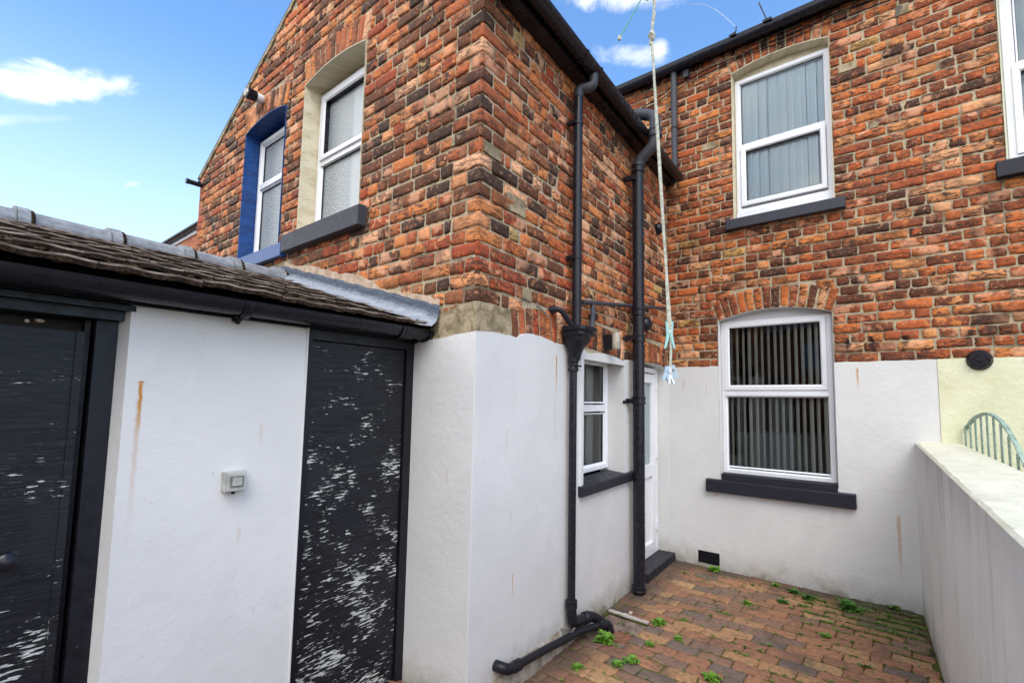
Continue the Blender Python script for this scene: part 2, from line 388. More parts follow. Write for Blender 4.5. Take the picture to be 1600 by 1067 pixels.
M_DARK = material('dark room', lambda t: dict(col=(.075, .07, .065)), .9, .1)
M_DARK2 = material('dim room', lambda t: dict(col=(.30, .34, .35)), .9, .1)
M_BLINDW = material('pale blind fabric', lambda t: dict(col=t.mix(t.ss(t.noise(t.obj(), 60, 3), .3, .7), (.80, .87, .88), (.85, .91, .92))), .8, .2)
M_BLINDGLOW = material('blind glow stripe', lambda t: dict(col=(.97, .98, .98)), .7, .2)  # near-white colour imitating light that glows through the blind
M_BLINDD = material('grey blind fabric', lambda t: dict(col=(.78, .76, .66)), .8, .2)
M_CURT = material('net curtain', lambda t: dict(col=t.mix(t.ss(t.noise(t.map(t.obj(), scale=(40, 40, .5)), 1, 3), .3, .7), (.45, .45, .42), (.26, .27, .26))), .9, .1)
def f(t):
    v = t.uv(); s = t.new('ShaderNodeSeparateXYZ'); t.l.new(v, s.inputs[0])
    n = t.noise(v, 90, 3, .6)
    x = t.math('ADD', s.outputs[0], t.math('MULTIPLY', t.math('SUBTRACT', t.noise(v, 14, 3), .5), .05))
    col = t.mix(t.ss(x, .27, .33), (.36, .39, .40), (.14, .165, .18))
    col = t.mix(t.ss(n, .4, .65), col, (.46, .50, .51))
    return dict(col=col, normal=t.bump(n, .5, .004), rough=.12)
M_FROST = material('patterned obscure glass', f, .15, .8)
def f(t): return dict(col=t.mix(t.ss(t.noise(t.uv(), 120, 3), .35, .65), (.22, .29, .30), (.30, .37, .38)), rough=.12, normal=t.bump(t.noise(t.uv(), 120, 3), .3, .003))
M_DOORG = material('obscure door glass', f, .15, .7)
def glass():
    m = bpy.data.materials.new('window glass'); m.use_nodes = True; t = NT(m.node_tree); n = m.node_tree.nodes; n.remove(n['Principled BSDF'])
    fr = t.new('ShaderNodeFresnel'); fr.inputs[0].default_value = 1.52
    tr = t.new('ShaderNodeBsdfTransparent'); tr.inputs[0].default_value = (.88, .92, .92, 1); gl = t.new('ShaderNodeBsdfGlossy'); gl.inputs['Roughness'].default_value = .01
    bp = t.bump(t.noise(t.obj(), 3.5, 2), .02, .05); t.l.new(bp, gl.inputs['Normal'])
    mx = t.new('ShaderNodeMixShader'); t.l.new(t.math('MULTIPLY', fr.outputs[0], 1.3, clamp=True), mx.inputs[0]); t.l.new(tr.outputs[0], mx.inputs[1]); t.l.new(gl.outputs[0], mx.inputs[2])
    t.l.new(mx.outputs[0], n['Material Output'].inputs[0]); return m
M_GLASS = glass()
def peel(name, amount=0., tilt=-.25, seed=0., flake=(.52, .53, .50)):
    def fn(t):
        v = t.uv(); s = t.new('ShaderNodeSeparateXYZ'); t.l.new(v, s.inputs[0]); z = s.outputs[1]
        def lay(rot, sd): return t.noise(t.map(v, scale=(17, 95, 1), rot=(0, 0, rot), loc=(sd, sd*.7, 0)), 1, 4, .62, .25)
        A = lay(0.02, seed+3); B = lay(tilt, seed+9)
        n = t.mix(t.ss(z, 1.2, .85), A, B)
        reg = t.noise(t.map(v, loc=(seed*1.3, seed*2.1, 0)), 5.5, 4, .6)
        low = t.ss(z, 1.9, .75, -.03, .060)
        thr = t.math('ADD', t.math('ADD', n, t.math('MULTIPLY', t.math('SUBTRACT', reg, .5), .85)), t.math('ADD', low, amount))
        fl = t.ss(thr, .665, .68)
        wood = t.noise(t.map(v, scale=(5, 120, 1), rot=(0, 0, tilt*.5)), 1, 5, .6)
        pnt = t.mix(t.ss(wood, .35, .7), (.005, .0055, .008), (.017, .018, .024))
        pnt = t.mix(t.math('MULTIPLY', t.ss(t.noise(v, 3, 4), .5, .7), .5), pnt, (.022, .023, .026))
        scr = t.noise(t.map(v, scale=(22, 240, 1), rot=(0, 0, tilt*.6), loc=(seed, 0, 0)), 1, 3, .6)
        pnt = t.mix(t.math('MULTIPLY', t.math('MULTIPLY', t.ss(scr, .60, .68), t.ss(reg, .42, .6)), .45), pnt, (.22, .22, .22))
        edge = t.ss(thr, .63, .668)
        col = t.mix(t.math('MULTIPLY', edge, .5), pnt, (.006, .006, .008)); col = t.mix(fl, col, flake)
        h = t.math('SUBTRACT', t.math('MULTIPLY', wood, .35), fl)
        return dict(col=col, normal=t.bump(h, .8, .003), rough=t.ss(fl, 0, 1, .42, .8))
    return material(name, fn, .42, .28)
M_DOORA = peel('peeling black paint', .01, -.28, 0.); M_DOORB = peel('flaking black paint', -.028, -.10, 5.3)
def f(t):
    v = t.obj(); n = t.noise(v, 30, 6, .7); g = t.noise(v, 5, 4)
    col = t.mix(t.ss(n, .35, .7), (.045, .036, .030), (.13, .105, .088)); col = t.mix(t.ss(g, .5, .62), col, (.04, .032, .022))
    col = t.mix(t.ss(t.noise(v, 70, 2), .73, .76), col, (.42, .42, .38))
    return dict(col=col, normal=t.bump(n, 1., .012))
M_TILE = material('weathered concrete tile', f, .9, .3)
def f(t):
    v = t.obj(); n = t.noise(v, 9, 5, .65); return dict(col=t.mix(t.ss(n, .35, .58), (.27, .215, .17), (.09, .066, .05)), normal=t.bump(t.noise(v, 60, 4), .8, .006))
M_ARRIS = material('pale tile edge', f, .9, .2)  # paler strip along the top edge of each tile nose
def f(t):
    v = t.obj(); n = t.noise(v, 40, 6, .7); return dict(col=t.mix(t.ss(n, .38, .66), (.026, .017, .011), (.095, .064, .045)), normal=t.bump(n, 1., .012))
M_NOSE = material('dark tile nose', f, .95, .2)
def f(t):
    v = t.obj(); n = t.noise(v, 18, 6, .65); return dict(col=t.mix(t.ss(n, .35, .7), (.19, .20, .215), (.31, .325, .34)), normal=t.bump(n, .5, .006))
M_RIDGE = material('grey clay ridge', f, .7, .4)
def f(t):
    v = t.obj(); n = t.noise(v, 60, 5, .7); return dict(col=t.mix(t.ss(n, .35, .65), (.025, .018, .010), (.075, .050, .024)), normal=t.bump(n, 1., .01))
M_MOSS = material('dry brown moss', f, .95, .1)
def f(t):
    v = t.obj(); n = t.noise(v, 60, 5, .7); return dict(col=t.mix(t.ss(n, .35, .65), (.05, .085, .012), (.14, .19, .03)), normal=t.bump(n, 1., .01))
M_GMOSS = material('green moss', f, .95, .1)
def f(t):
    v = t.uv(); n = t.noise(t.map(v, scale=(10, 3, 1)), 2.2, 7, .7, .8); n2 = t.noise(v, 12, 5, .7)
    s = t.new('ShaderNodeSeparateXYZ'); t.l.new(v, s.inputs[0])
    k = t.math('ADD', s.outputs[1], t.math('MULTIPLY', t.math('SUBTRACT', n, .5), .9))
    col = t.mix(t.ss(k, .75, .15), (.075, .095, .13), (.34, .37, .41)); col = t.mix(t.math('MULTIPLY', t.ss(n2, .5, .7), .5), col, (.15, .18, .23))
    return dict(col=col, normal=t.bump(t.math('ADD', n, t.math('MULTIPLY', t.noise(v, 9, 2), 2.5)), .8, .01), rough=t.ss(n, .3, .7, .35, .6))
M_LEAD = material('lead sheet', f, .5, .5, .35)
def f(t):
    at = t.new('ShaderNodeAttribute', attribute_name='bk'); sp = t.new('ShaderNodeSeparateColor'); t.l.new(at.outputs['Color'], sp.inputs[0]); r, g, b = sp.outputs
    v = t.uv(); cmb = t.new('ShaderNodeCombineXYZ'); t.put(cmb.inputs[0], t.math('MULTIPLY', b, 41.)); t.put(cmb.inputs[1], t.math('MULTIPLY', g, 23.)); w = t.vm('ADD', v, cmb.outputs[0])
    col = t.ramp(r, [(0, (.34, .16, .085)), (.2, (.40, .19, .095)), (.38, (.28, .155, .095)), (.52, (.19, .135, .105)), (.62, (.43, .235, .11)), (.76, (.33, .155, .085)), (.88, (.24, .145, .10)), (.95, (.47, .28, .13))], 'CONSTANT')
    n = t.noise(w, 28, 5, .7); col = t.mix(t.math('MULTIPLY', t.ss(n, .42, .68), .6), col, (.10, .065, .05))
    grime = t.noise(v, 2.6, 6, .65); s = t.new('ShaderNodeSeparateXYZ'); t.l.new(v, s.inputs[0])
    # damp green corner, grime along the side wall, darker strip at the rear wall
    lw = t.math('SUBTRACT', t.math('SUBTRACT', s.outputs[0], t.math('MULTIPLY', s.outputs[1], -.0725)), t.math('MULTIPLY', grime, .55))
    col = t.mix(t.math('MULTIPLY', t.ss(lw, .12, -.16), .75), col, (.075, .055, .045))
    cx = t.math('SUBTRACT', s.outputs[0], 2.05); cy = t.math('ADD', s.outputs[1], .0)
    dist = t.math('SQRT', t.math('ADD', t.math('MULTIPLY', t.math('MULTIPLY', cx, cx), .55), t.math('MULTIPLY', t.math('MULTIPLY', cy, cy), .8)))
    gm = t.ss(t.math('SUBTRACT', dist, t.math('MULTIPLY', grime, .75)), .32, -.10)
    col = t.mix(t.math('MULTIPLY', gm, .78), col, (.06, .058, .022))
    col = t.mix(t.math('MULTIPLY', t.ss(grime, .5, .66), .55), col, (.085, .065, .05))
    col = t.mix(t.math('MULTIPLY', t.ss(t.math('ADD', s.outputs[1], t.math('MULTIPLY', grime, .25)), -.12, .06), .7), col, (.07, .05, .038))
    return dict(col=col, normal=t.bump(t.math('ADD', n, t.noise(w, 120, 3)), .8, .005), rough=t.ss(n, .3, .7, .55, .85))
M_PAVE = material('clay paver', f, .7, .35)
def f(t):
    v = t.uv(); n = t.noise(v, 9, 5, .65)
    col = t.mix(t.ss(n, .42, .55), (.065, .050, .035), (.09, .125, .02)); col = t.mix(t.ss(t.noise(v, 80, 3), .55, .7), col, (.12, .10, .07))
    return dict(col=col, normal=t.bump(t.noise(v, 90, 5, .7), 1., .01))
M_JOINT = material('mossy joint soil', f, .95, .1)
def leaf(name, a, b):
    def fn(t): return dict(col=t.mix(t.ss(t.noise(t.obj(), 25, 2), .35, .65), a, b))
    return material(name, fn, .55, .4)
M_LEAF = leaf('fresh green leaf', (.075, .20, .015), (.17, .33, .03)); M_LEAF2 = leaf('dark green leaf', (.035, .11, .012), (.08, .19, .025)); M_LEAF3 = leaf('mossy leaf', (.05, .12, .012), (.16, .24, .03))
def f(t):
    v = t.obj(); n = t.noise(v, 2, 6, .6); return dict(col=t.mix(t.ss(n, .3, .7), (.06, .055, .05), (.10, .095, .085)), normal=t.bump(t.noise(v, 30, 4), .6, .01))
M_GROUND = material('worn tarmac', f, .9, .2)
def f(t):
    v = t.obj(); n = t.noise(v, 14, 5, .6); return dict(col=t.mix(t.ss(n, .3, .7), (.06, .065, .075), (.10, .105, .12)), normal=t.bump(n, .5, .006))
M_SLATE = material('roof slate', f, .6, .4)
def f(t):
    v = t.obj(); n = t.noise(v, 35, 5, .7); return dict(col=t.mix(t.ss(n, .35, .65), (.36, .33, .28), (.54, .50, .44)), normal=t.bump(n, .8, .006))
M_CONC = material('concrete kerb', f, .9, .2)
M_CLAY = material('clay gully', lambda t: dict(col=t.mix(t.ss(t.noise(t.obj(), 25, 5), .35, .65), (.16, .065, .035), (.26, .11, .06))), .5, .4)
M_GULF = material('damp gully floor', lambda t: dict(col=t.mix(t.ss(t.noise(t.obj(), 14, 6, .65), .4, .62), (.15, .10, .08), (.28, .20, .17)), normal=t.bump(t.noise(t.obj(), 40, 5), .7, .008)), .6, .4)
def f(t):
    v = t.obj(); n = t.noise(v, 40, 5, .6); return dict(col=t.mix(t.ss(n, .45, .68), (.30, .41, .34), (.17, .24, .20)), rough=t.ss(n, .4, .7, .45, .8))
M_SAGE = material('sage green metal paint', f, .5, .4)
M_ROPE = material('weathered rope', lambda t: dict(col=t.mix(t.ss(t.noise(t.map(t.obj(), scale=(1, 1, .6)), 160, 2), .4, .6), (.62, .62, .52), (.42, .42, .34))), .8, .2)
M_ROPEG = material('green plastic line', lambda t: dict(col=(.10, .38, .22)), .5, .4)
M_PEGA = material('turquoise peg plastic', lambda t: dict(col=(.30, .55, .52)), .35, .5)
M_PEGB = material('pale blue peg plastic', lambda t: dict(col=(.42, .54, .64)), .35, .5)
M_PEGC = material('white peg plastic', lambda t: dict(col=(.72, .76, .78)), .35, .5)
M_STEEL = material('galvanised steel', lambda t: dict(col=(.45, .46, .46)), .35, .5, .9)
M_LAMPG = material('frosted lamp cover', lambda t: dict(col=t.mix(t.ss(t.noise(t.obj(), 40, 3), .4, .6), (.50, .46, .38), (.36, .32, .25))), .3, .5)
M_FARB = material('distant red brick', lambda t: dict(col=t.mix(t.ss(t.noise(t.map(t.obj(), scale=(4, 4, 13)), 1, 3), .35, .65), (.36, .12, .06), (.50, .20, .11))), .85, .2)
M_RED = material('red tape', lambda t: dict(col=(.55, .03, .02)), .5, .4)

# ------------------------------------------------------------------ openings and brickwork
class Opening:
    def __init__(s, a0, a1, z0, zs, rise, ring=.215, sp=.07):
        s.a0, s.a1, s.z0, s.zs, s.rise, s.h = a0, a1, z0, zs, rise, ring
        c = a1-a0; s.am = (a0+a1)/2; s.R = (c*c/4+rise*rise)/(2*rise); s.cz = zs+rise-s.R
    def arc(s, n=14, da=0., dr=0.):
        R = s.R+dr; th = math.asin((s.a1-s.a0)/2/s.R); return [(s.am+R*sin(th-2*th*i/n), s.cz+R*cos(th-2*th*i/n)) for i in range(n+1)]
    def poly(s, ins=0.):   # ccw from bottom left
        return [(s.a0+ins, s.z0), (s.a1-ins, s.z0)]+[(min(max(a, s.a0+ins), s.a1-ins), z-ins) for a, z in s.arc()]
    def lining(s, ins=.003):
        return [(s.a1-ins, s.z0)]+[(min(max(a, s.a0+ins), s.a1-ins), z-ins) for a, z in s.arc()]+[(s.a0+ins, s.z0)]
    def blocked(s, z0, z1):
        zm = (z0+z1)/2
        if z1 < s.z0 or zm > s.cz+s.R+s.h: return None
        if zm < s.zs-.02: return (s.a0, s.a1)
        th = math.asin((s.a1-s.a0)/2/s.R); side = (s.a1-s.a0)/2+max(0, zm-s.zs)*math.tan(th)
        q = (s.R+s.h)**2-(zm-s.cz)**2
        if q <= 0: return None
        hw = min(side, sqrt(q)); return (s.am-hw, s.am+hw)
def brick(mb, fr, q, rnd, rg, sharp_lo=False, sharp_hi=False, relief=1., prot=0., mat=0, nz=4, edge=.007, round_=.0055):
    (a00, z00), (a10, z10), (a11, z11), (a01, z01) = q
    L = math.hypot(a10-a00, z10-z00); H = math.hypot(a01-a00, z01-z00)
    nx = max(3, int(L/.028)); nzz = max(3, int(H/.02))
    S = [0, min(.3, edge/L)]+[edge/L+(1-2*edge/L)*i/(nx) for i in range(1, nx)]+[1-edge/L, 1]
    T = [0, min(.3, edge/H)]+[edge/H+(1-2*edge/H)*i/(nzz) for i in range(1, nzz)]+[1-edge/H, 1]
    base = rg.gauss(0, .0016)*relief+prot; tx = rg.gauss(0, .002)*relief; tz = rg.gauss(0, .0015)*relief
    vs, uv = [], []; ns, nt_ = len(S), len(T)
    cj = [(rg.gauss(0, .0018)*relief, rg.gauss(0, .0018)*relief) for _ in range(4)]
    for j, tt in enumerate(T):
        for i, ss in enumerate(S):
            a = (a00*(1-ss)+a10*ss)*(1-tt)+(a01*(1-ss)+a11*ss)*tt; z = (z00*(1-ss)+z10*ss)*(1-tt)+(z01*(1-ss)+z11*ss)*tt
            wj = [(1-ss)*(1-tt), ss*(1-tt), ss*tt, (1-ss)*tt]
            lo = sharp_lo and i == 0; hi = sharp_hi and i == ns-1
            keep = (sharp_lo and i <= 1) or (sharp_hi and i >= ns-2)
            if not keep: a += sum(w*c[0] for w, c in zip(wj, cj)); 
            z += sum(w*c[1] for w, c in zip(wj, cj))
            ei = min(i, ns-1-i); ej = min(j, nt_-1-j)
            if keep: ei = 2
            h = base+tx*(ss-.5)*2*(0 if keep else 1)+tz*(tt-.5)*2
            if keep: h = prot
            if ei == 0 or ej == 0:
                h -= round_*(1.+rg.random()*.8*relief)
                if ei == 0: a += rg.gauss(0, .0022)*relief
                if ej == 0: z += rg.gauss(0, .0023)*relief
            else: h += rg.gauss(0, .0009)*relief if not keep else 0
            if ei == 0 and ej == 0:
                h -= round_*.6
                if not keep: q_ = .0055; a += q_*(1 if i == 0 else -1)*(1 if a10 > a00 else -1); z += q_*(1 if j == 0 else -1)*(1 if z01 >= z00 else -1)*(1 if H < .12 else 0)
            vs.append(fr.p(a, z, h)); uv.append((a, z))
    fs = [(j*ns+i, j*ns+i+1, (j+1)*ns+i+1, (j+1)*ns+i) for j in range(nt_-1) for i in range(ns-1)]
    # skirt into the mortar
    bd = [i for i in range(ns)]+[j*ns+ns-1 for j in range(1, nt_)]+[(nt_-1)*ns+i for i in range(ns-2, -1, -1)]+[j*ns for j in range(nt_-2, 0, -1)]
    k0 = len(vs)
    for k in bd: vs.append(vs[k]-fr.n*.016); uv.append((uv[k][0]+.003, uv[k][1]+.003))
    m = len(bd)
    for k in range(m): fs.append((bd[k], k0+k, k0+(k+1) % m, bd[(k+1) % m]))
    mb.add(vs, fs, uv, mat, rnd)
def course_fill(mb, fr, lo, hi, z0, z1, n, blocks, rg, corner=None, seed=0, relief=1., hdr=5, route=None):
    iv = [(lo, hi)]
    for b0, b1 in blocks:
        nv = []
        for x, y in iv:
            if b1 <= x or b0 >= y: nv.append((x, y)); continue
            if b0 > x: nv.append((x, b0))
            if b1 < y: nv.append((b1, y))
        iv = nv
    J = .0125
    header = (n % hdr == 2)
    for x, y in iv:
        if y-x < .03: continue
        cuts = [x]
        start = x
        if corner is not None and abs(x-corner) < 1e-6:
            cuts.append(x+corner_len[n % 2][seed % 2]); start = cuts[-1]
        P = .1175 if header else .235
        ph = (n % 2)*.1175+(.05 if header else 0)+rg.uniform(-.01, .01)
        k = math.ceil((start-ph+.055)/P); c = ph+k*P
        while c < y-.05:
            if c-cuts[-1] > .06:
                cuts.append(c+rg.uniform(-.008, .008))
                if not header and rg.random() < .14 and c+.1175 < y-.05: cuts.append(c+.1175)
            c += P
        cuts.append(y)
        for i in range(len(cuts)-1):
            a, b = cuts[i], cuts[i+1]
            if b-a < .03: continue
            first = corner is not None and i == 0 and abs(x-corner) < 1e-6
            l = a+(0 if first else J/2*rg.uniform(.7, 1.4)); h = b-J/2*rg.uniform(.7, 1.4)
            dz = rg.gauss(0, .0012)
            if first: rc = random.Random(n*77+5); rnd = (rc.random(), rc.random(), rc.random())
            else: rnd = (rg.random(), rg.random(), rg.random())
            brick(route((l+h)/2) if route else mb, fr, [(l, z0+J*.45+dz), (h, z0+J*.45+dz), (h, z1-J*.45+dz), (l, z1-J*.45+dz)], rnd, rg, sharp_lo=first, relief=relief)
corner_len = {0: (.225, .108), 1: (.108, .225)}
def arch_bricks(mb, fr, op, rg, w=.073, relief=1.):
    th = math.asin((op.a1-op.a0)/2/op.R); n = max(5, round(2*th*(op.R+.02)/w)); g = .0065
    for i in range(n):
        t0 = -th+2*th*i/n; t1 = -th+2*th*(i+1)/n
        Ri, Ro = op.R+.004, op.R+op.h-.004; gi, go = g/Ri, g/Ro
        q = [(op.am+Ri*sin(t0+gi), op.cz+Ri*cos(t0+gi)), (op.am+Ri*sin(t1-gi), op.cz+Ri*cos(t1-gi)), (op.am+Ro*sin(t1-go), op.cz+Ro*cos(t1-go)), (op.am+Ro*sin(t0+go), op.cz+Ro*cos(t0+go))]
        brick(mb, fr, q, (rg.random(), rg.random(), rg.random()), rg, relief=relief)
def zc(n): return ZP-.004+n*CH

OPW = Opening(1.19, 2.075, 2.96, 4.208, .052); OPBL = Opening(2.40, 3.23, 2.90, 4.165, .052)
OPK = Opening(1.20, 1.93, .98, 1.965, .035); OPD = Opening(2.33, 3.075, .0, 1.965, .04)
RING_K = Opening(.335, 1.955, 1.9, 1.965, .055); RING_D = Opening(2.33, 3.075, 0, 1.965, .04, .20)
OPL = Opening(.545, 1.55, .90, 2.445, .085); OPU = Opening(.722, 1.600, 3.44, 5.018, .055, .19); OPN = Opening(2.735, 3.62, 3.44, 5.018, .055, .19)

# ------------------------------------------------------------------ THE HOUSES
house = thing('terraced_house', (0, DD, 0), 'brick and white-rendered terraced house wrapping round the yard, with the white back door', 'house')
hleft = thing('terraced_house', (-3.3, .2, 0), 'left brick house with the blue-painted window surround under the gable slope', 'house')
hright = thing('terraced_house', (3.2, 2.9, 0), 'neighbouring brick terraced house at the right edge with cream-painted base and round black vent', 'house')
PARTY, BORD = 2.325, 2.255
EAV, APX, APZ = 4.40, 2.20, 5.21
def rake(a): return 4.07+(a-EAV)*(APZ-4.07)/(APX-EAV) if a > APX else 4.0+(APZ-4.0)*a/APX
# gable wall slabs
def gable(lo, hi, ops, parent, seed, corner):
    rg = random.Random(seed); mb = MB()
    l0 = max(lo, .0095); out = [(l0, 1.9), (hi, 1.9)]
    out += [(hi, rake(hi))]+([(APX, APZ)] if lo < APX < hi else [])+[(l0, rake(l0))]
    mb.poly(FG, out, [o.poly() for o in ops], -.0095, -.24, 1, rim=False)
    for o in ops: mb.strip(FG, o.poly()+o.poly()[:1], -.0095, -.24, 1)
    n = 0
    while zc(n) < APZ:
        z0, z1 = zc(n), zc(n+1); zm = z1-.01
        # interval under the rakes
        l = lo if zm < 4.0 else (zm-4.0)/(APZ-4.0)*APX; h = hi if zm < 4.07 else EAV-(zm-4.07)/(APZ-4.07)*(EAV-APX)
        l = max(l, lo); h = min(h, hi)
        if h-l > .06:
            bl = [b for b in (o.blocked(z0, z1) for o in ops) if b]
            fl = flash_z_inv(z0)
            if fl is not None: bl.append(fl)
            course_fill(mb, FG, l, h, z0, z1, n, bl, rg, corner=0. if corner and l == 0 else None, seed=1)
        n += 1
    for o in ops: arch_bricks(mb, FG, o, rg)
    return mb.build('brick_wall', [M_BRG, M_MORT], parent, smooth=True, cols=True)
def roofline(a): return 2.035+(2.62-2.035)*(a-.28)/(2.25-.28)     # outhouse roof against the gable
def flash_z_inv(z):
    # courses under the lead flashing start right of / above it: block from its line leftwards
    if z > 2.72: return None
    a = .30+(z-2.12)/(2.70-2.12)*(2.30-.30)
    return (max(a, .30)-.02, 4.4) if z < 2.68 else None
gable(0, PARTY, [OPW], house, 11, True); gable(PARTY+.001, EAV, [OPBL], hleft, 12, False)
# side wall
rg = random.Random(21); mb = MB()
mb.poly(FS, [(.0095, -.04), (DD, -.04), (DD, 4.2), (.0095, 4.2)], [OPK.poly(), [(a, max(z, -.02)) for a, z in OPD.poly()]], -.0095, -.24, 1, rim=False)
for n in range(0, 26):
    z0, z1 = zc(n), zc(n+1)
    bl = [b for b in (RING_K.blocked(z0, z1), RING_D.blocked(z0, z1)) if b]
    if n < 2: bl.append((-.01, .322))
    course_fill(mb, FS, 0, DD-.004, z0, z1, n, bl, rg, corner=0., seed=0)
arch_bricks(mb, FS, RING_K, rg); arch_bricks(mb, FS, RING_D, rg)
mb.build('brick_wall', [M_BRS, M_MORT], house, smooth=True, cols=True)
# rear wall
def rear():
    rg = random.Random(31); A_, B_m = MB(), MB()
    A_.poly(FB, [(-1.6, -.03), (BORD, -.03), (BORD, 5.40), (-1.6, 5.40)], [o.poly() for o in (OPL, OPU)], -.0095, -.24, 1)
    B_m.poly(FB, [(BORD, -.03), (4.6, -.03), (4.6, 5.40), (BORD, 5.40)], [OPN.poly()], -.0095, -.24, 1, rim=False)
    T = MB()
    for n in range(0, 40):
        z0, z1 = zc(n), zc(n+1)
        if z1 > 5.40: break
        bl = [b for b in (o.blocked(z0, z1) for o in (OPL, OPU, OPN)) if b]
        course_fill(T, FB, -1.6 if z0 > 4.0 else .0, 4.6, z0, z1, n, bl, rg, relief=1.15, hdr=6, route=lambda a: A_ if a < BORD else B_m)
    for o in (OPL, OPU): arch_bricks(A_, FB, o, rg)
    arch_bricks(B_m, FB, OPN, rg)
    A_.build('brick_wall', [M_BRB, M_MORT], house, smooth=True, cols=True); B_m.build('brick_wall', [M_BRB, M_MORT], hright, smooth=True, cols=True)
rear()
# stone quoin at the corner above the paint
mb = MB(); q = [(-.004, 1.97), (.318, 1.97), (.315, 2.04), (.30, 2.15), (.12, 2.158), (-.004, 2.15)]
mb.poly(FS, q, [], .006, -.03, 0)
q = [(0, 1.96), (.02, 2.15), (.15, 2.145), (.285, 2.10), (.30, 1.955)]
mb.poly(FG, [(0-.006, 1.96), (.30, 1.955), (.29, 2.10), (.15, 2.14), (-.006, 2.152)], [], .005, -.03, 0)
tag(mb.build('quoin_stone', M_CEM, house), 'rough brown cement patch at the brick corner')
# cement replaced bricks
for fr, a, z, w, h in [(FS, .02, zc(12)+.006, .17, .075), (FS, .24, zc(9)+.006, .20, .11), (FB, 1.66, zc(31)+.006, .16, .07), (FB, .40, zc(27)+.006, .17, .073), (FB, 2.1, zc(35), .1, .1), (FB, 1.88, zc(24), .07, .06), (FG, .16, zc(13)+.01, .08, .06), (FS, .42, zc(3), .1, .08)]:
    mb = MB(); g = random.Random(int(a*100)); pts = []
    for k in range(16):
        an = 2*pi*k/16; x = cos(an); y = sin(an); m = max(abs(x), abs(y)); pts.append((a+w/2+x/m*w/2*(.93+g.uniform(-.05, .06)), z+h/2+y/m*h/2*(.93+g.uniform(-.05, .06))))
    mb.poly(fr, pts, [], .0035, -.02); mb.build('cement_patch', M_CEM, house)

# painted render ------------------------------------------------------------
def wavy(pts, amp, seed, step=.05):
    g = random.Random(seed); out = []
    for (a, z), (b, y) in zip(pts, pts[1:]):
        n = max(1, int(math.hypot(b-a, y-z)/step))
        for i in range(n): out.append((a+(b-a)*i/n, z+(y-z)*i/n+(g.uniform(-amp, amp) if (i or len(out)) else 0)))
    out.append(pts[-1]); return out
top = wavy([(-.011, 1.985), (.084, 1.995), (.30, 1.998), (.36, 1.990), (.42, 2.022), (.52, 2.038), (.62, 2.030), (.80, 2.008), (1.0, 2.004), (1.2, 2.0)], .003, 1)
arcK = OPK.arc(10)[::-1]; arcD = OPD.arc(10)[::-1]
top2 = wavy([(1.935, 1.972), (2.0, 1.985), (2.15, 1.992), (2.325, 1.985)], .003, 2)
outline = top+[(1.2, 1.966)]+arcK+top2+[(2.33, 1.966)]+[p for p in arcD]+[(3.075, 1.985), (3.088, 1.985), (3.088, -.03), (3.075, -.03), (3.0752, 1.96)]
outl = top[:-1]+[(1.2, 2.0)]+arcK[1:-1]+[(1.93, 1.968)]+top2+[(2.33, 1.93), (2.33, -.03)]+[(-.011, -.03)]
mb = MB(); mb.poly(FS, outl, [[(1.2, .98), (1.93, .98), (1.93, 1.93), (1.2, 1.93)]], .011, -.16, rim=False)
# use thin rims only
for p, q in zip(top+arcK+top2, (top+arcK+top2)[1:]):
    mb.add([FS.p(p[0], p[1], .011), FS.p(q[0], q[1], .011), FS.p(q[0], q[1], -.012), FS.p(p[0], p[1], -.012)], [(0, 1, 2, 3)], [p, q, (q[0], q[1]-.02), (p[0], p[1]-.02)])
mb.strip(FS, OPK.lining(0.0005), .011, -.22); mb.strip(FS, OPD.lining(0.0005), .0, -.22)
mb.poly(FS, [(3.0755, -.03), (3.088, -.03), (3.088, 1.99), (3.0755, 1.975)], [], .011, -.1)
mb.build('rendered_wall', M_WS, house)
mb = MB(); tg = wavy([(-.011, 1.985), (.1, 1.982), (.25, 1.968), (.40, 1.955), (.56, 1.945)], .004, 4)
mb.poly(FG, tg+[(.56, -.03), (-.011, -.03)], [], .011, -.02)
mb.cyl(Vector((.0085, -.0085, -.03)), Vector((.0085, -.0085, 1.983)), .0045, 8)
mb.build('rendered_wall', M_WG, house)
mb = MB(); tb = wavy([(0, 1.985), (.545, 1.985)], .004, 5); tb2 = wavy([(1.55, 1.985), (BORD-.0, 1.984)], .004, 6)
mb.poly(FB, [(0, -.03)]+tb+[(.545, .90), (1.55, .90)]+tb2+[(BORD, -.03)], [], .010, -.015)
mb.strip(FB, OPL.lining(.002), .010, -.2)
mb.build('rendered_wall', M_WB, house)
mb = MB(); tb3 = wavy([(BORD+.001, 1.986), (3.0, 1.984), (4.6, 1.98)], .004, 7)
mb.poly(FB, [(BORD+.001, -.03)]+tb3+[(4.6, -.03)], [], .015, -.015)
mb.build('rendered_wall', M_CREAM, hright)
# reveals
for fr, op, mt, par, dd in [(FG, OPW, M_STONEP, house, .2), (FG, OPBL, M_BLUE, hleft, .2), (FB, OPU, M_STONEP, house, .16), (FB, OPN, M_CREAM, hright, .16)]:
    mb = MB(); mb.strip(fr, op.lining(.003), .004, -dd)
    
    L0, L1 = op.lining(.003), op.lining(-.004)
    for i in range(len(L0)-1):
        mb.add([fr.p(*L0[i], .004), fr.p(*L0[i+1], .004), fr.p(*L1[i+1], .0042), fr.p(*L1[i], .0042)], [(0, 1, 2, 3)], [L0[i], L0[i+1], L1[i+1], L1[i]])
    mb.build('window_reveal', mt, par)

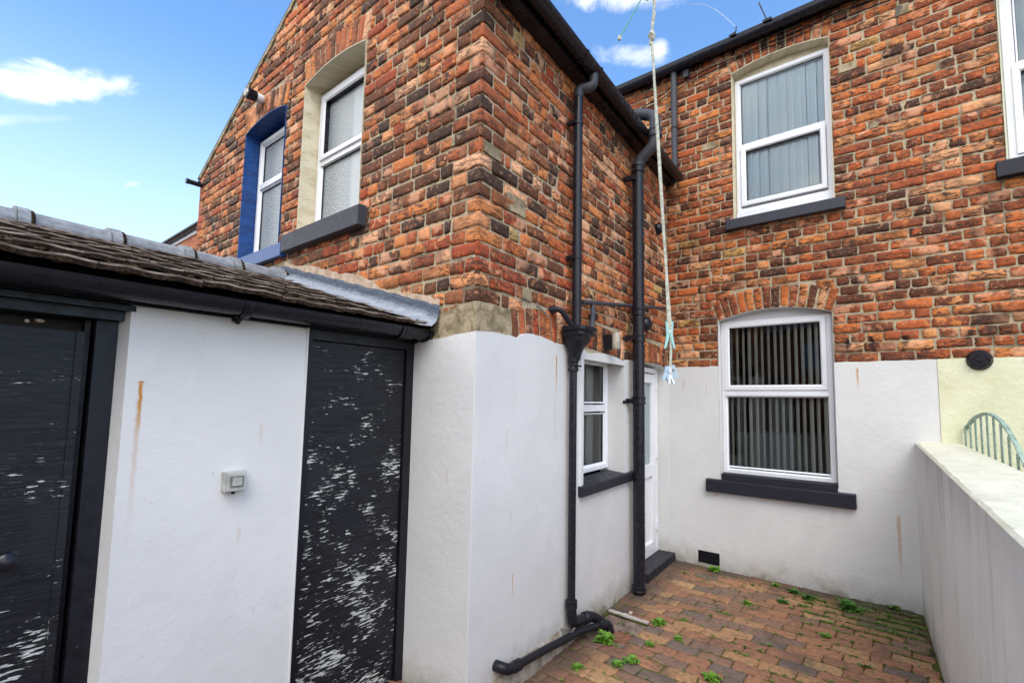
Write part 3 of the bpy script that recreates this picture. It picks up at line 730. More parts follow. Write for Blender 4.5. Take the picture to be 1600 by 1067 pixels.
# sills -----------------------------------------------------------------------
def sill(fr, a0, a1, z0, z1, off, mt, par, back=-.14, slope=.012):
    mb = MB()
    P = [(back, z0), (off, z0), (off, z1-slope), (off-.01, z1-slope*.4), (back, z1+slope*.5)]
    n = len(P); vs = [fr.p(a, z, o) for a in (a0, a1) for o, z in P]
    fs = [(i, (i+1) % n, n+(i+1) % n, n+i) for i in range(n)]+[tuple(range(n)), tuple(range(n, 2*n))]
    mb.add(vs, fs); return mb.build('window_sill', mt, par, bevel=.004, weld=True)
sill(FG, 1.09, 2.205, 2.795, 2.945, .065, M_SILLG, house); sill(FG, 2.245, 3.22, 2.78, 2.905, .05, M_BLUE, hleft)
sill(FS, 1.12, 2.105, .935, 1.015, .05, M_SILL, house, -.15, .02)
sill(FB, .655, 1.685, 3.355, 3.462, .06, M_SILLG, house); sill(FB, 2.665, 3.70, 3.345, 3.475, .06, M_SILL, hright)
sill(FB, .415, 1.678, .745, .870, .06, M_SILL, house); mb = MB().box(FB, .56, 1.545, .868, .925, -.05, .022); mb.build('sub_sill', M_SILL, house, bevel=.004)

# windows -----------------------------------------------------------------------
def window(fr, a0, a1, z0, z1, off, lights, par, pane=None, inside=None, fwid=.045, rail=None, room=M_DARK, label=None, depth=1.2, op=None, infill=M_UPVC):
    mb = MB(); mb.ring(fr, a0, a1, z0, z1, [(0, off-.06), (0, off), (fwid-.012, off), (fwid, off-.010), (fwid, off-.06)])
    for zr in (rail or []): mb.box(fr, a0+fwid-.002, a1-fwid+.002, zr-.028, zr+.028, off-.06, off-.003)
    w = mb.build('window', M_UPVC, par, bevel=.0025, weld=True)
    if label: w['label'] = label
    for i, (b0, b1, y0, y1, sash) in enumerate(lights):
        mb = MB(); so_ = off+(.012 if sash else -.012); sw = .048 if sash else .014
        mb.ring(fr, b0, b1, y0, y1, [(0, off-.05), (0, so_), (sw-.012, so_), (sw, so_-.010), (sw, off-.05)])
        mb.build('sash' if sash else 'glazing_bead', M_UPVC, w, bevel=.0025, weld=True)
        mb = MB(); uv = [(0, 0), (b1-b0, 0), (b1-b0, y1-y0), (0, y1-y0)]
        mb.add([fr.p(b0+sw-.004, y0+sw-.004, off-.035), fr.p(b1-sw+.004, y0+sw-.004, off-.035), fr.p(b1-sw+.004, y1-sw+.004, off-.035), fr.p(b0+sw-.004, y1-sw+.004, off-.035)], [(0, 1, 2, 3)], uv)
        mb.build('pane', pane or M_GLASS, w)
        mb = MB().ring(fr, b0+sw-.001, b1-sw+.001, y0+sw-.001, y1-sw+.001, [(0, so_-.011), (.004, so_-.013), (.004, off-.034)]); mb.build('gasket', M_PIPE, w)
    if op:
        pts = [(a, z) for a, z in op.poly(.004) if z >= op.zs-.005]
        pts = [(op.a0+.004, z1-.03)]+[(op.a1-.004, z1-.03)]+[p for p in pts]
        mb = MB(); mb.poly(fr, pts, [], off-.045, off-.06); mb.build('head_infill', infill, w)
        MB().box(fr, op.a0+.003, a0-.0005, z0, z1, off-.05, off-.014).build('side_infill', infill, w); MB().box(fr, a1+.0005, op.a1-.003, z0, z1, off-.05, off-.014).build('side_infill', infill, w)
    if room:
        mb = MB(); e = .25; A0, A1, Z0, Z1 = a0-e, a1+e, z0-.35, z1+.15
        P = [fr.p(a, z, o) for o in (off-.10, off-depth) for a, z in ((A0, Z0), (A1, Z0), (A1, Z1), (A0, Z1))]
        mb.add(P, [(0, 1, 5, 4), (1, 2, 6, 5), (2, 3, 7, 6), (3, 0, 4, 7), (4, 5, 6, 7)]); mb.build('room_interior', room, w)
    return w
def slats(fr, a0, a1, z0, z1, off, pitch, width, ang, mt, w, seed=0):
    mb = MB(); g = random.Random(seed); a = a0
    while a < a1:
        th = ang+g.uniform(-.08, .08); da, do = cos(th)*width/2, sin(th)*width/2; pts = []
        for k in range(5):
            u = -1+k/2; bow = .008*(1-u*u); pts.append((a+u*da-sin(th)*bow, off+u*do+cos(th)*bow))
        vs = [fr.p(x, z, o) for z in (z0, z1) for x, o in pts]; mb.add(vs, [(k, k+1, 6+k, 5+k) for k in range(4)])
        a += pitch*g.uniform(.93, 1.07)
    return mb.build('vertical_blind', mt, w, smooth=True)
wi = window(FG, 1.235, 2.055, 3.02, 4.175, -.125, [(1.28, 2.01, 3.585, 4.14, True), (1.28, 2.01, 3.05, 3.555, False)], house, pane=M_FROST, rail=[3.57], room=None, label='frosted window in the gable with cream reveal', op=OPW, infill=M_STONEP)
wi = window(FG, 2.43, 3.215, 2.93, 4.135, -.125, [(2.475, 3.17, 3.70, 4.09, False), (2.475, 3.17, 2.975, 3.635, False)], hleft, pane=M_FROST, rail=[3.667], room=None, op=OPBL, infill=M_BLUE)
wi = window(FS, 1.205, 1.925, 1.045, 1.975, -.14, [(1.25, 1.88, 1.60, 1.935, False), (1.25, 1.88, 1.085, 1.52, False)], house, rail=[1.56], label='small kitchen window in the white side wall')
mb = MB(); 
for k in range(26): 
    mb.add([FS.p(1.66+.008*k, 1.05, -.27+.012*sin(k*1.3)), FS.p(1.668+.008*k, 1.05, -.27+.012*sin(k*1.3+1.3)), FS.p(1.668+.008*k, 1.98, -.27+.012*sin(k*1.3+1.3)), FS.p(1.66+.008*k, 1.98, -.27+.012*sin(k*1.3))], [(0, 1, 2, 3)])
mb.build('curtain', M_CURT, wi)
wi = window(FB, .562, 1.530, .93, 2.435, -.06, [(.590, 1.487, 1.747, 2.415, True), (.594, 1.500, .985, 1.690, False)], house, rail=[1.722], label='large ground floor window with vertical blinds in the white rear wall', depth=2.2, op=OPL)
mb = MB().box(FB, .60, 1.495, 1.69, 1.715, -.06, -.042); mb.build('sash_horn', M_UPVC, wi, bevel=.004)
slats(FB, .62, 1.5, .93, 2.45, -.17, .060, .080, 1.0, M_BLINDD, wi, 3)
mb = MB().box(FB, .45, 1.5, .2, 1.28, -1.5, -.9); mb.build('table', M_DARK2, wi)
wi = window(FB, .738, 1.590, 3.545, 4.962, -.07, [(.775, 1.553, 4.24, 4.93, False), (.785, 1.543, 3.61, 4.225, True)], house, rail=[4.235], label='upper rear window with pale closed vertical blinds', room=M_DARK2, depth=.6, op=OPU, infill=M_STONEP)
slats(FB, .73, 1.6, 3.50, 5.0, -.135, .089, .094, .10, M_BLINDW, wi, 4)
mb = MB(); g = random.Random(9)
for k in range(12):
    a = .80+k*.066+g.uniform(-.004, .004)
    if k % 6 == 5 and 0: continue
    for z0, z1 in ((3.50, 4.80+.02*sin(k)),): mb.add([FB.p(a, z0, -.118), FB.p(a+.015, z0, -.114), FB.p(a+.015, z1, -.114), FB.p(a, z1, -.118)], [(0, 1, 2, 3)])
mb.build('blind_glow_strip', M_BLINDGLOW, wi)  # bright strips painting the glow between overlapping slats
mb = MB().box(FB, .735, 1.592, 3.458, 3.497, -.07, -.045).box(FB, .735, 1.592, 3.499, 3.543, -.07, -.052); mb.build('window_board', M_UPVC, wi, bevel=.003)
wi = window(FB, 2.755, 3.60, 3.49, 4.962, -.05, [(2.83, 3.555, 4.24, 4.92, False), (2.80, 3.555, 3.53, 4.225, True)], hright, rail=[4.235], room=M_DARK2, depth=.6, op=OPN, infill=M_UPVC, fwid=.07)
slats(FB, 2.78, 3.55, 3.50, 4.95, -.17, .2, .205, .05, M_BLINDW, wi, 5)
# back door -----------------------------------------------------------------------
dr = MB().ring(FS, 2.34, 3.060, .075, 1.972, [(0, -.17), (0, -.10), (.045, -.10), (.055, -.11), (.055, -.17)])
door = dr.build('back_door', M_UPVC, house, bevel=.003, weld=True)
mb = MB().ring(FS, 2.402, 2.985, .11, 1.905, [(0, -.16), (0, -.098), (.085, -.098), (.095, -.108), (.095, -.16)]).box(FS, 2.49, 2.90, .86, .98, -.15, -.10); mb.build('door_leaf', M_UPVC, door, bevel=.003)
mb = MB().box(FS, 2.987, 2.999, .11, 1.905, -.16, -.115); mb.build('door_gap', M_WOODB, door)
mb = MB().add([FS.p(2.49, .97, -.13), FS.p(2.90, .97, -.13), FS.p(2.90, 1.82, -.13), FS.p(2.49, 1.82, -.13)], [(0, 1, 2, 3)], [(0, 0), (.4, 0), (.4, .85), (0, .85)]); mb.build('pane', M_DOORG, door)
mb = MB().box(FS, 2.49, 2.90, .20, .87, -.15, -.125); mb.build('door_panel', M_UPVC, door, bevel=.006)
for z in (.3, 1.03, 1.75): MB().box(FS, 2.975, 3.02, z, z+.09, -.11, -.085).build('hinge', M_UPVC, door, bevel=.004)
mb = MB().box(FS, 2.30, 3.075, -.02, .073, -.17, .075); mb.build('door_step', M_SILL, house, bevel=.008)
mb = MB(); N_ = 44; g = random.Random(14); rows = []
for i in range(N_+1):
    a = .05+i*(1.42-.05)/N_; k = 1 if a < 1.15 else max(0., (1.42-a)/.27)
    h = (.085+g.uniform(-.01, .012))*k+.01; o = (.026+g.uniform(-.004, .005))*k+.012
    rows.append([FS.p(a, h+.02, .010), FS.p(a, h, .010+(o-.01)*.6), FS.p(a, h*.5, o), FS.p(a, -.02, o+.008)])
vs = [p for r in rows for p in r]; uv = [(i*.03, j*.03) for i in range(N_+1) for j in range(4)]
mb.add(vs, [(i*4+j, (i+1)*4+j, (i+1)*4+j+1, i*4+j+1) for i in range(N_) for j in range(3)], uv); tag(mb.build('plinth', M_PLINTH, house, smooth=True), 'stained brown mortar fillet at the foot of the side wall')
# air brick and round vents
mb = MB().box(FB, .315, .525, .035, .15, -.01, .014)
for i in range(4):
    for j in range(2): mb.box(FB, .335+.048*i, .362+.048*i, .055+.047*j, .082+.047*j, .012, .019)
mb.build('air_brick', M_WOODB, house, bevel=.002)
def roundvent(fr, a, z, r, par, bowl=True, mt=M_PIPE):
    mb = MB(); c = fr.p(a, z, 0); n = fr.n
    prof = [(-.01, r*1.0), (.012, r*1.0), (.03, r*.93), (.05, r*.72), (.052, r*.6), (.02, r*.55), (.015, 0.001)] if bowl else [(-.01, r), (.02, r), (.045, r*.8), (.06, r*.45), (.064, .001)]
    mb.tube([c+n*h for h, _ in prof], [q for _, q in prof], 28); return mb.build('round_vent', mt, par, smooth=True)
v = roundvent(FB, 2.505, 1.968, .080, hright); v['label'] = 'round black vent on the cream wall'
c = FB.p(2.505, 1.985, 0); mb = MB().cyl(c+FB.n*.01, c+FB.n*.06, .032, 20); mb.build('vent_cap', M_PIPE, v)
roundvent(FS, 2.45, 2.37, .072, house, False); roundvent(FS, 2.80, 3.43, .06, house, False)

# eaves, gutters, roofs -------------------------------------------------------------
def half_gutter(mb, pts, r, up_=Vector((0, 0, 1)), th=.004):
    pts = [Vector(p) for p in pts]; n = 12
    d = (pts[-1]-pts[0]).normalized(); sd_ = d.cross(up_).normalized(); vs = []; m = n+1
    for rr in (r, r-th):
        for p in pts:
            for k in range(m): an = pi*k/n; vs.append(p+sd_*cos(an)*rr-up_*sin(an)*rr)
    N_ = len(pts); fs = []
    for L in range(2):
        for i in range(N_-1):
            for k in range(n): b = L*N_*m+i*m+k; fs.append((b, b+1, b+m+1, b+m))
    for i in range(N_-1):
        for k in (0, n): b = i*m+k; fs.append((b, b+m, b+m+N_*m, b+N_*m))
    for i in (0, N_-1):
        for k in range(n): b = i*m+k; fs.append((b, b+1, b+1+N_*m, b+N_*m))
    mb.add(vs, fs)
def gutter_bracket(mb, c, d, r, w=.028):
    d = Vector(d).normalized(); sd_ = d.cross(Vector((0, 0, 1))).normalized()
    for o in (-w/2, w/2-.001):
        pass
    n = 12; rr = [r+.001, r+.006]; vs = []
    for o in (-w/2, w/2):
        for q in rr:
            for k in range(n+1): an = pi*k/n; vs.append(Vector(c)+d*o+sd_*cos(an)*q+Vector((0, 0, -1))*sin(an)*q)
    m = n+1; fs = []
    for k in range(n): fs += [(m+k, m+k+1, 3*m+k+1, 3*m+k), (k, k+1, m+k+1, m+k), (2*m+k, 2*m+k+1, 3*m+k+1, 3*m+k)]
    mb.add(vs, fs)
# S side: soffit/fascia board, gutter
mb = MB().box(FS, -.10, DD+.0, 4.0, 4.16, -.01, .10); mb.build('fascia', M_PIPE, house)
mb = MB(); half_gutter(mb, [FS.p(-.16, 4.07, .158), FS.p(DD-.06, 4.05, .158)], .056); g = mb.build('gutter', M_PIPE, house, smooth=True)
for a in (.10, .86, 1.07, 1.75, 2.5): mb = MB(); gutter_bracket(mb, FS.p(a, 4.065, .158), FS.d, .056); mb.build('gutter_bracket', M_PIPE, g)
# outrigger roof
mb = MB()
def roofslab(mb, p0, p1, p2, p3, th=.022):
    P = [Vector(p) for p in (p0, p1, p2, p3)]; n = (P[1]-P[0]).cross(P[3]-P[0]).normalized()
    if n.z < 0: n = -n
    vs = P+[p-n*th for p in P]; mb.add(vs, [(0, 1, 2, 3), (4, 5, 6, 7), (0, 1, 5, 4), (1, 2, 6, 5), (2, 3, 7, 6), (3, 0, 4, 7)])
Ra = FG.p(APX, APZ+.055, .004); Rb = Vector((Ra.x, 3.2, Ra.z))
E0 = FG.p(-.13, 4.0+.09-.02, .004); E1 = Vector((E0.x, 3.2, E0.z))
roofslab(mb, E0, E1, Rb, Ra); mb.build('roof', M_SLATE, house)
L0 = FG.p(EAV+.10, 4.07+.055-.05, .004); L1 = Vector((L0.x, 3.4, L0.z))
mb = MB(); roofslab(mb, Ra, Rb, L1, L0); mb.build('roof', M_SLATE, hleft)
# verge mortar strip under slates at the left rake
g = random.Random(5)
for par, xa, xb in ((hleft, APX, EAV+.02), (house, 0., APX)):
    mb = MB(); N_ = 60; up_l = [(xa+(xb-xa)*i/N_, rake(xa+(xb-xa)*i/N_)+.020) for i in range(N_+1)]
    lo_l = [(a, z-.038+g.uniform(-.012, .012)) for a, z in up_l][::-1]; mb.poly(FG, up_l+lo_l, [], .008, -.1); mb.build('verge_mortar', M_CEM, par)
mb = MB(); half_gutter(mb, [FG.p(EAV+.06, 4.02, .02), FG.p(EAV+.06, 4.02, -2.5)], .05); mb.build('gutter', M_PIPE, hleft, smooth=True)
mb = MB().tube([FG.p(4.345, 3.95, -.03), FG.p(4.345, 3.95, .12), FG.p(4.345, 3.95, .125), FG.p(4.345, 3.95, .15)], [.026, .026, .030, .030], 14); mb.build('overflow_stub', M_PIPE, hleft)
mb = MB().poly(Frame(FG.p(EAV, 0, 0), (0, 1, 0), (-1, 0, 0)), [(0, 0), (3.2, 0), (3.2, 4.05), (0, 4.05)], [], .0, -.2, 0); mb.build('brick_wall', [M_FARB], hleft)
# main rear eave
for lo, hi, par in ((-1.7, BORD, house), (BORD+.002, 4.8, hright)):
    mb = MB().box(FB, lo, hi, 5.27, 5.42, -.02, .022); mb.build('fascia', M_WOODB, par)
    mb = MB(); half_gutter(mb, [FB.p(lo, 5.30, .085), FB.p(hi, 5.30, .085)], .055); g = mb.build('gutter', M_PIPE, par, smooth=True)
    a = lo+.3
    while a < hi-.1: mb = MB(); gutter_bracket(mb, FB.p(a, 5.30, .085), FB.d, .055, .04); mb.build('gutter_bracket', M_PIPE, g); a += .62
    mb = MB(); roofslab(mb, FB.p(lo, 5.36, .07), FB.p(hi, 5.36, .07), FB.p(hi, 7.6, -3.4), FB.p(lo, 7.6, -3.4)); mb.build('roof', M_SLATE, par)
# small grey box under the gutter
mb = MB().box(FB, .225, .285, 5.16, 5.25, 0, .05); mb.build('junction_box', M_GREYP, house, bevel=.004)
# cables under the rear eave
def cable(fr, pts, r, par, mt=M_PIPE, name='cable'):
    P = []; pts = [Vector((*p,)) for p in pts]
    for i in range(len(pts)-1):
        for k in range(8):
            u = k/8; p = pts[i].lerp(pts[i+1], u); sag = .012*sin(pi*u); P.append(fr.p(p[0], p[1]-sag, p[2]))
    P.append(fr.p(*pts[-1])); mb = MB(); mb.tube(P, r, 6); return mb.build(name, mt, par, smooth=True)
cable(FB, [(-1.2, 4.80, .02), (-.35, 5.0, .02), (.12, 5.10, .06), (.5, 5.17, .02), (1.0, 5.19, .015), (1.7, 5.21, .012), (BORD, 5.20, .012)], .006, house)
cable(FB, [(-.4, 4.94, .02), (.05, 5.06, .02), (.25, 5.10, .015), (.8, 5.16, .012), (1.5, 5.15, .012), (BORD, 5.13, .012)], .004, house)
cable(FB, [(BORD, 5.20, .012), (3.2, 5.20, .012), (4.4, 5.2, .012)], .006, hright)
# thin white conduit beside the kitchen window
mb = MB().box(FS, 1.135, 1.155, .93, 1.955, .011, .024); mb.build('conduit', M_UPVC, house, bevel=.003)
# nail plate + red tag, old fixings on side wall
for a, z in ((.62, 2.20), (.66, 2.185), (.70, 2.17)): MB().cyl(FS.p(a-.06, z+.02, .012), FS.p(a, z, .018), .005, 6).build('wall_fixing', M_STEEL, house)

# ------------------------------------------------------------------ drain pipes (things)
def bend(pts, r=.04, n=5):
    pts = [Vector(p) for p in pts]; out = [pts[0]]
    for i in range(1, len(pts)-1):
        a, b, c = pts[i-1], pts[i], pts[i+1]; d0 = (a-b); d1 = (c-b); q = min(r, d0.length*.45, d1.length*.45)
        p0 = b+d0.normalized()*q; p1 = b+d1.normalized()*q
        for k in range(n+1): u = k/n; out.append(p0*(1-u)**2+b*2*u*(1-u)+p1*u*u)
    out.append(pts[-1]); return out
pp = thing('soil_pipe', FS.p(2.035, 0, .10), 'thick black soil pipe on the white and brick side wall, swan-necked over the gutter', 'drainpipe')
mb = MB().tube([FS.p(2.035, z, .10) for z in (.0, 1.2, 2.4, 3.70)], .052, 24); mb.build('pipe', M_PIPE, pp, smooth=True)
mb = MB().tube(bend([FS.p(2.035, 3.69, .10), FS.p(2.04, 3.80, .10), FS.p(2.05, 3.93, .255), FS.p(2.05, 4.20, .26), FS.p(2.05, 4.27, .08)], .07), .050, 24); mb.build('swan_neck', M_GREYP, pp, smooth=True)
for z in (.02, 1.595, 2.14, 2.375, 3.69):
    mb = MB(); h = .07 if z > .1 else .05
    pr = [(.0, .053), (.004, .063), (.014, .063), (.018, .059), (h-.02, .059), (h-.014, .065), (h-.004, .065), (h, .053)]
    mb.tube([FS.p(2.035, z+q, .10) for q, _ in pr], [w for _, w in pr], 24); mb.build('collar', M_PIPE, pp, smooth=False)
mb = MB(); pr = [(3.93, .053), (3.935, .062), (3.96, .062), (3.965, .058), (3.99, .058), (3.995, .063), (4.01, .063), (4.015, .053)]
mb.tube([FS.p(2.05, q+.06, .26) for q, _ in pr], [w for _, w in pr], 24); mb.build('collar', M_GREYP, pp)
for z in (1.615, 2.17, 3.62):
    mb = MB().box(FS, 1.955, 1.985, z-.012, z+.03, .0, .10).cyl(FS.p(1.93, z, .0), FS.p(1.93, z, .03), .014, 8); mb.build('pipe_bracket', M_IRON, pp, bevel=.003)

pt = thing('rainwater_downpipe', FS.p(.945, 0, .06), 'thin black downpipe running from the gutter into a funnel-shaped hopper', 'drainpipe')
mb = MB().tube([FS.p(.985, z, .065) for z in (2.05, 2.6, 3.2, 3.87)], .034, 18); mb.build('pipe', M_PIPE, pt, smooth=True)
mb = MB().tube(bend([FS.p(.985, 3.84, .065), FS.p(.985, 3.90, .065), FS.p(1.045, 3.93, .155), FS.p(1.045, 4.03, .158)], .035), .036, 18); mb.build('elbow', M_GREYP, pt, smooth=True)
for z in (2.62, 3.62):
    mb = MB().tube([FS.p(.985, z+q, .065) for q in (0, .004, .022, .026)], [.034, .039, .039, .034], 18).box(FS, .93, .96, z, z+.025, 0, .07); mb.build('pipe_clip', M_PIPE, pt)
# hopper: square-ish funnel
mb = MB(); cx_ = .955
def sq(z, w, o0, o1): return [FS.p(cx_-w, z, o0), FS.p(cx_+w, z, o0), FS.p(cx_+w, z, o1), FS.p(cx_-w, z, o1)]
prof = [(2.115, .112, .012, .195), (2.125, .122, .008, .205), (2.10, .122, .008, .205), (2.092, .108, .012, .186), (2.068, .108, .012, .186), (2.06, .094, .016, .165), (2.03, .088, .018, .158), (1.985, .060, .025, .13), (1.945, .045, .03, .115), (1.90, .036, .03, .105)]
vs = []; 
for z, w, o0, o1 in prof:
    n = 20
    for k in range(n):
        an = 2*pi*k/n; x, y = cos(an), sin(an); m = (abs(x)**5+abs(y)**5)**(1/5) if z > 1.99 else (abs(x)**2.5+abs(y)**2.5)**(1/2.5)
        vs.append(FS.p(cx_+x/m*w, z, (o0+o1)/2+y/m*(o1-o0)/2))
n = 20; fs = [(i*n+k, i*n+(k+1) % n, (i+1)*n+(k+1) % n, (i+1)*n+k) for i in range(len(prof)-1) for k in range(n)]
mb.add(vs, fs); mb.add([v for v in vs[:n]], [tuple(range(n))]); mb.build('hopper', M_IRON, pt)
mb = MB().tube([FS.p(.95, z, .062) for z in (1.92, 1.2, .6, .24)], .027, 18); mb.build('pipe', M_PIPE, pt, smooth=True)
mb = MB(); pr = [(1.93, .030), (1.925, .040), (1.90, .040), (1.89, .034), (1.86, .034), (1.85, .038), (1.835, .038), (1.83, .028)]
mb.tube([FS.p(.95, q-.01, .062) for q, _ in pr], [w for _, w in pr], 18)
mb.cyl(FS.p(.91, 1.86, .10), FS.p(.99, 1.86, .10), .007, 8); mb.build('collar', M_IRON, pt)
# foot of the downpipe: elbow towards the drain
mb = MB().tube(bend([FS.p(.95, .26, .062), FS.p(.955, .145, .065), FS.p(1.20, .115, .085), FS.p(1.31, .02, .16)], .05), [.034]*14, 18)
mb.tube([FS.p(.95, q, .062) for q in (.30, .295, .245, .24)], [.028, .040, .040, .034], 18)
mb.tube([FS.p(1.10, .128, .076), FS.p(1.105, .127, .077), FS.p(1.15, .122, .08), FS.p(1.155, .121, .081)], [.034, .041, .041, .034], 18)
mb.build('shoe', M_IRON, pt, smooth=False)

pw = thing('waste_pipe', FS.p(.7, .06, .07), 'short black waste pipe running along the foot of the white side wall to the drain', 'waste pipe')
mb = MB().tube([FS.p(.30, .155, .075), FS.p(.6, .125, .08), FS.p(1.0, .085, .10), FS.p(1.22, .055, .145)], .0235, 16)
mb.build('pipe', M_IRON, pw, smooth=True)
mb = MB().tube(bend([FS.p(.31, .153, .075), FS.p(.25, .163, .072), FS.p(.222, .180, .05), FS.p(.215, .182, -.03)], .02), .029, 16).tube([FS.p(.30, .156, .075), FS.p(.305, .155, .075), FS.p(.35, .15, .075), FS.p(.355, .15, .075)], [.024, .032, .032, .024], 16)
mb.build('elbow', M_IRON, pw, smooth=True)
mb = MB().tube(bend([FS.p(1.2, .058, .14), FS.p(1.29, .05, .17), FS.p(1.30, -.04, .19)], .03), .030, 16); mb.build('elbow', M_IRON, pw, smooth=True)
mb = MB().cyl(FS.p(.90, .12, .10), FS.p(.90, .15, .12), .006, 6).box(FS, .89, .915, .06, .12, .0, .10); mb.build('pipe_clip', M_STEEL, pw)

po = thing('overflow_pipe', FS.p(1.9, 2.3, .03), 'thin horizontal black overflow pipe crossing behind the thick soil pipe into the hopper', 'overflow pipe')
mb = MB().tube([FS.p(1.14, 2.345, .045), FS.p(2.95, 2.605, .045)], .016, 12); mb.build('pipe', M_GREYP, po, smooth=True)
mb = MB().tube(bend([FS.p(1.10, 2.338, .045), FS.p(1.25, 2.360, .05), FS.p(1.245, 2.29, .06), FS.p(1.12, 2.10, .11)], .03), .019, 12); mb.build('elbow', M_GREYP, po, smooth=True)
mb = MB().cyl(FS.p(1.32, 2.265, -.005), FS.p(1.32, 2.265, .05), .028, 14); mb.build('stub', M_PIPE, po, smooth=False)
pk = thing('overflow_pipe', FS.p(.75, 2.2, .03), 'short black angled overflow elbow entering the left side of the hopper', 'overflow pipe')
mb = MB().tube(bend([FS.p(.74, 2.225, -.01), FS.p(.77, 2.232, .06), FS.p(.89, 2.10, .11)], .03), .019, 12); mb.build('pipe', M_IRON, pk, smooth=True)
mb = MB().cyl(FS.p(.745, 2.225, .01), FS.p(.755, 2.228, .035), .026, 12); mb.build('collar', M_IRON, pk)

pr_ = thing('rainwater_downpipe', FB.p(.11, 4.1, .05), 'short black downpipe high in the corner of the rear brick wall', 'drainpipe')
mb = MB().tube([FB.p(.125, z, .055) for z in (4.16, 4.7, 5.25)], .033, 18); mb.build('pipe', M_GREYP, pr_, smooth=True)
mb = MB().tube([FB.p(.125, 4.6+q, .055) for q in (0, .004, .022, .026)], [.034, .038, .038, .034], 18); mb.build('pipe_clip', M_PIPE, pr_)
mb = MB().tube([FB.p(.125, 4.08+q, .055) for q in (0, .10)], [.040, .036], 18); mb.build('shoe', M_PIPE, pr_)

# outdoor lamp on the arch
ol = thing('outdoor_lamp', FS.p(1.62, 2.1, 0), 'small bulkhead lamp with pale cylinder cover on the brick arch above the kitchen window', 'lamp')
mb = MB().box(FS, 1.54, 1.60, 2.035, 2.155, .0, .05); mb.build('bracket', M_IRON, ol, bevel=.006)
mb = MB().tube([FS.p(1.60, z, .085) for z in (2.04, 2.045, 2.06, 2.155, 2.17, 2.175)], [.02, .032, .036, .036, .032, .02], 20); mb.build('lamp_cover', M_LAMPG, ol, smooth=True)
# security camera on the left house gable
sc_ = thing('security_camera', FG.p(2.93, 4.46, 0), 'black and white cylindrical security light sticking out above the blue window', 'security light')
mb = MB().tube([FG.p(2.875, 4.385, q) for q in (.0, .02, .06, .068)], [.03, .042, .042, .03], 18); mb.build('base', M_UPVC, sc_, smooth=False)
mb = MB().tube([FG.p(2.875, 4.385, q) for q in (.062, .07, .145, .15)], [.03, .045, .045, .04], 24)
for k in range(18):
    an = 2*pi*k/18; p = FG.p(2.875, 4.385, 0)+FG.d*cos(an)*.045+Vector((0, 0, 1))*sin(an)*.045; mb.cyl(p+FG.n*.075, p+FG.n*.14, .004, 6)
mb.build('housing', M_PIPE, sc_)
mb = MB().tube([FG.p(2.875, 4.385, q) for q in (.149, .16)], [.041, .034], 18); mb.build('lens', M_LAMPG, sc_)

# ------------------------------------------------------------------ OUTHOUSE
oh = thing('outhouse', (-1.4, -1.2, 0), 'low white outhouse at the left with tiled roof, black gutter and two black doors', 'outhouse')
ZT = 1.955
# main wall between the doors
D1a, D1b = -.632, .02; D2a, D2b = -2.25, -1.345
mb = MB().poly(FO, [(-1.296, -.03), (D1a, -.03), (D1a, ZT), (-1.296, ZT)], [], .0, -.22)
mb.poly(FO, [(-4.4, -.03), (D2a-.06, -.03), (D2a-.06, ZT), (-4.4, ZT)], [], .0, -.22)
mb.add([FO.p(-1.296, -.03, 0), FO.p(-1.296, ZT, 0), FO.p(-1.317, ZT, -.075), FO.p(-1.317, -.03, -.075)], [(0, 1, 2, 3)], [(8, -.03), (8, 1.95), (8.08, 1.95), (8.08, -.03)])
mb.build('wall', M_WO, oh, bevel=.004, weld=True)
mb = MB().cyl(FO.p(D1a+.002, -.03, .002), FO.p(D1a+.002, ZT, .002), .006, 8); mb.build('corner_bead', M_WO, oh)
# head beam
mb = MB().box(FO, -4.4, .03, ZT, 2.05, -.2, .012).box(FO, -4.4, .03, 1.985, 2.05, .012, .032)
mb.build('fascia', M_WOODB, oh, bevel=.004)
mb = MB().box(FO, D2a-.06, -1.285, 1.895, ZT-.002, -.2, -.035).box(FO, D2a-.06, -1.287, 1.93, ZT-.004, -.035, .004); mb.build('door_head', M_WOODB, oh, bevel=.004)
# right door
mb = MB().box(FO, D1a+.006, D1a+.040, -.02, 1.925, -.16, -.012).box(FO, -.030, .028, -.02, 1.925, -.16, -.006).box(FO, D1a+.006, .028, 1.905, ZT-.002, -.16, -.004)
mb.build('door_frame', M_WOODB, oh, bevel=.004)
d1 = MB().box(FO, D1a+.045, -.037, .03, 1.898, -.065, -.022).build('door', M_DOORA, oh, bevel=.003); d1['label'] = 'right black door with white paint flakes all over'
mb = MB().tube([FO.p(-.525, 1.06, q) for q in (-.022, -.018, -.016, -.012)], [.016, .017, .011, .011], 16).tube([FO.p(-.49, 1.085, q) for q in (-.022, -.014)], [.012, .010], 14); mb.build('latch', M_IRON, d1, smooth=True)
# left door
mb = MB().box(FO, -1.379, -1.3175, -.02, 1.893, -.16, -.070).box(FO, -1.402, -1.386, -.02, 1.893, -.16, -.115).box(FO, D2a-.05, D2a, -.02, 1.893, -.16, -.07)
mb.build('door_frame', M_WOODB, oh, bevel=.006)
mb = MB().box(FO, D2a+.005, -1.405, .03, 1.845, -.125, -.085).box(FO, -1.428, -1.406, .03, 1.845, -.085, -.077); d2 = mb.build('door', M_DOORB, oh, bevel=.003); d2['label'] = 'left black door with lightly flaked paint and a round knob'
mb = MB().tube([FO.p(-1.545, 1.075, q-.02) for q in (-.066, -.055, -.045, -.03, -.02, -.012, -.008)], [.012, .012, .020, .029, .029, .02, .001], 24); mb.build('door_knob', M_PIPE, d2, smooth=True)
mb = MB().box(FO, D2a, -1.33, -.02, 1.95, -.30, -.20); mb.build('dark_recess', M_DARK, oh)
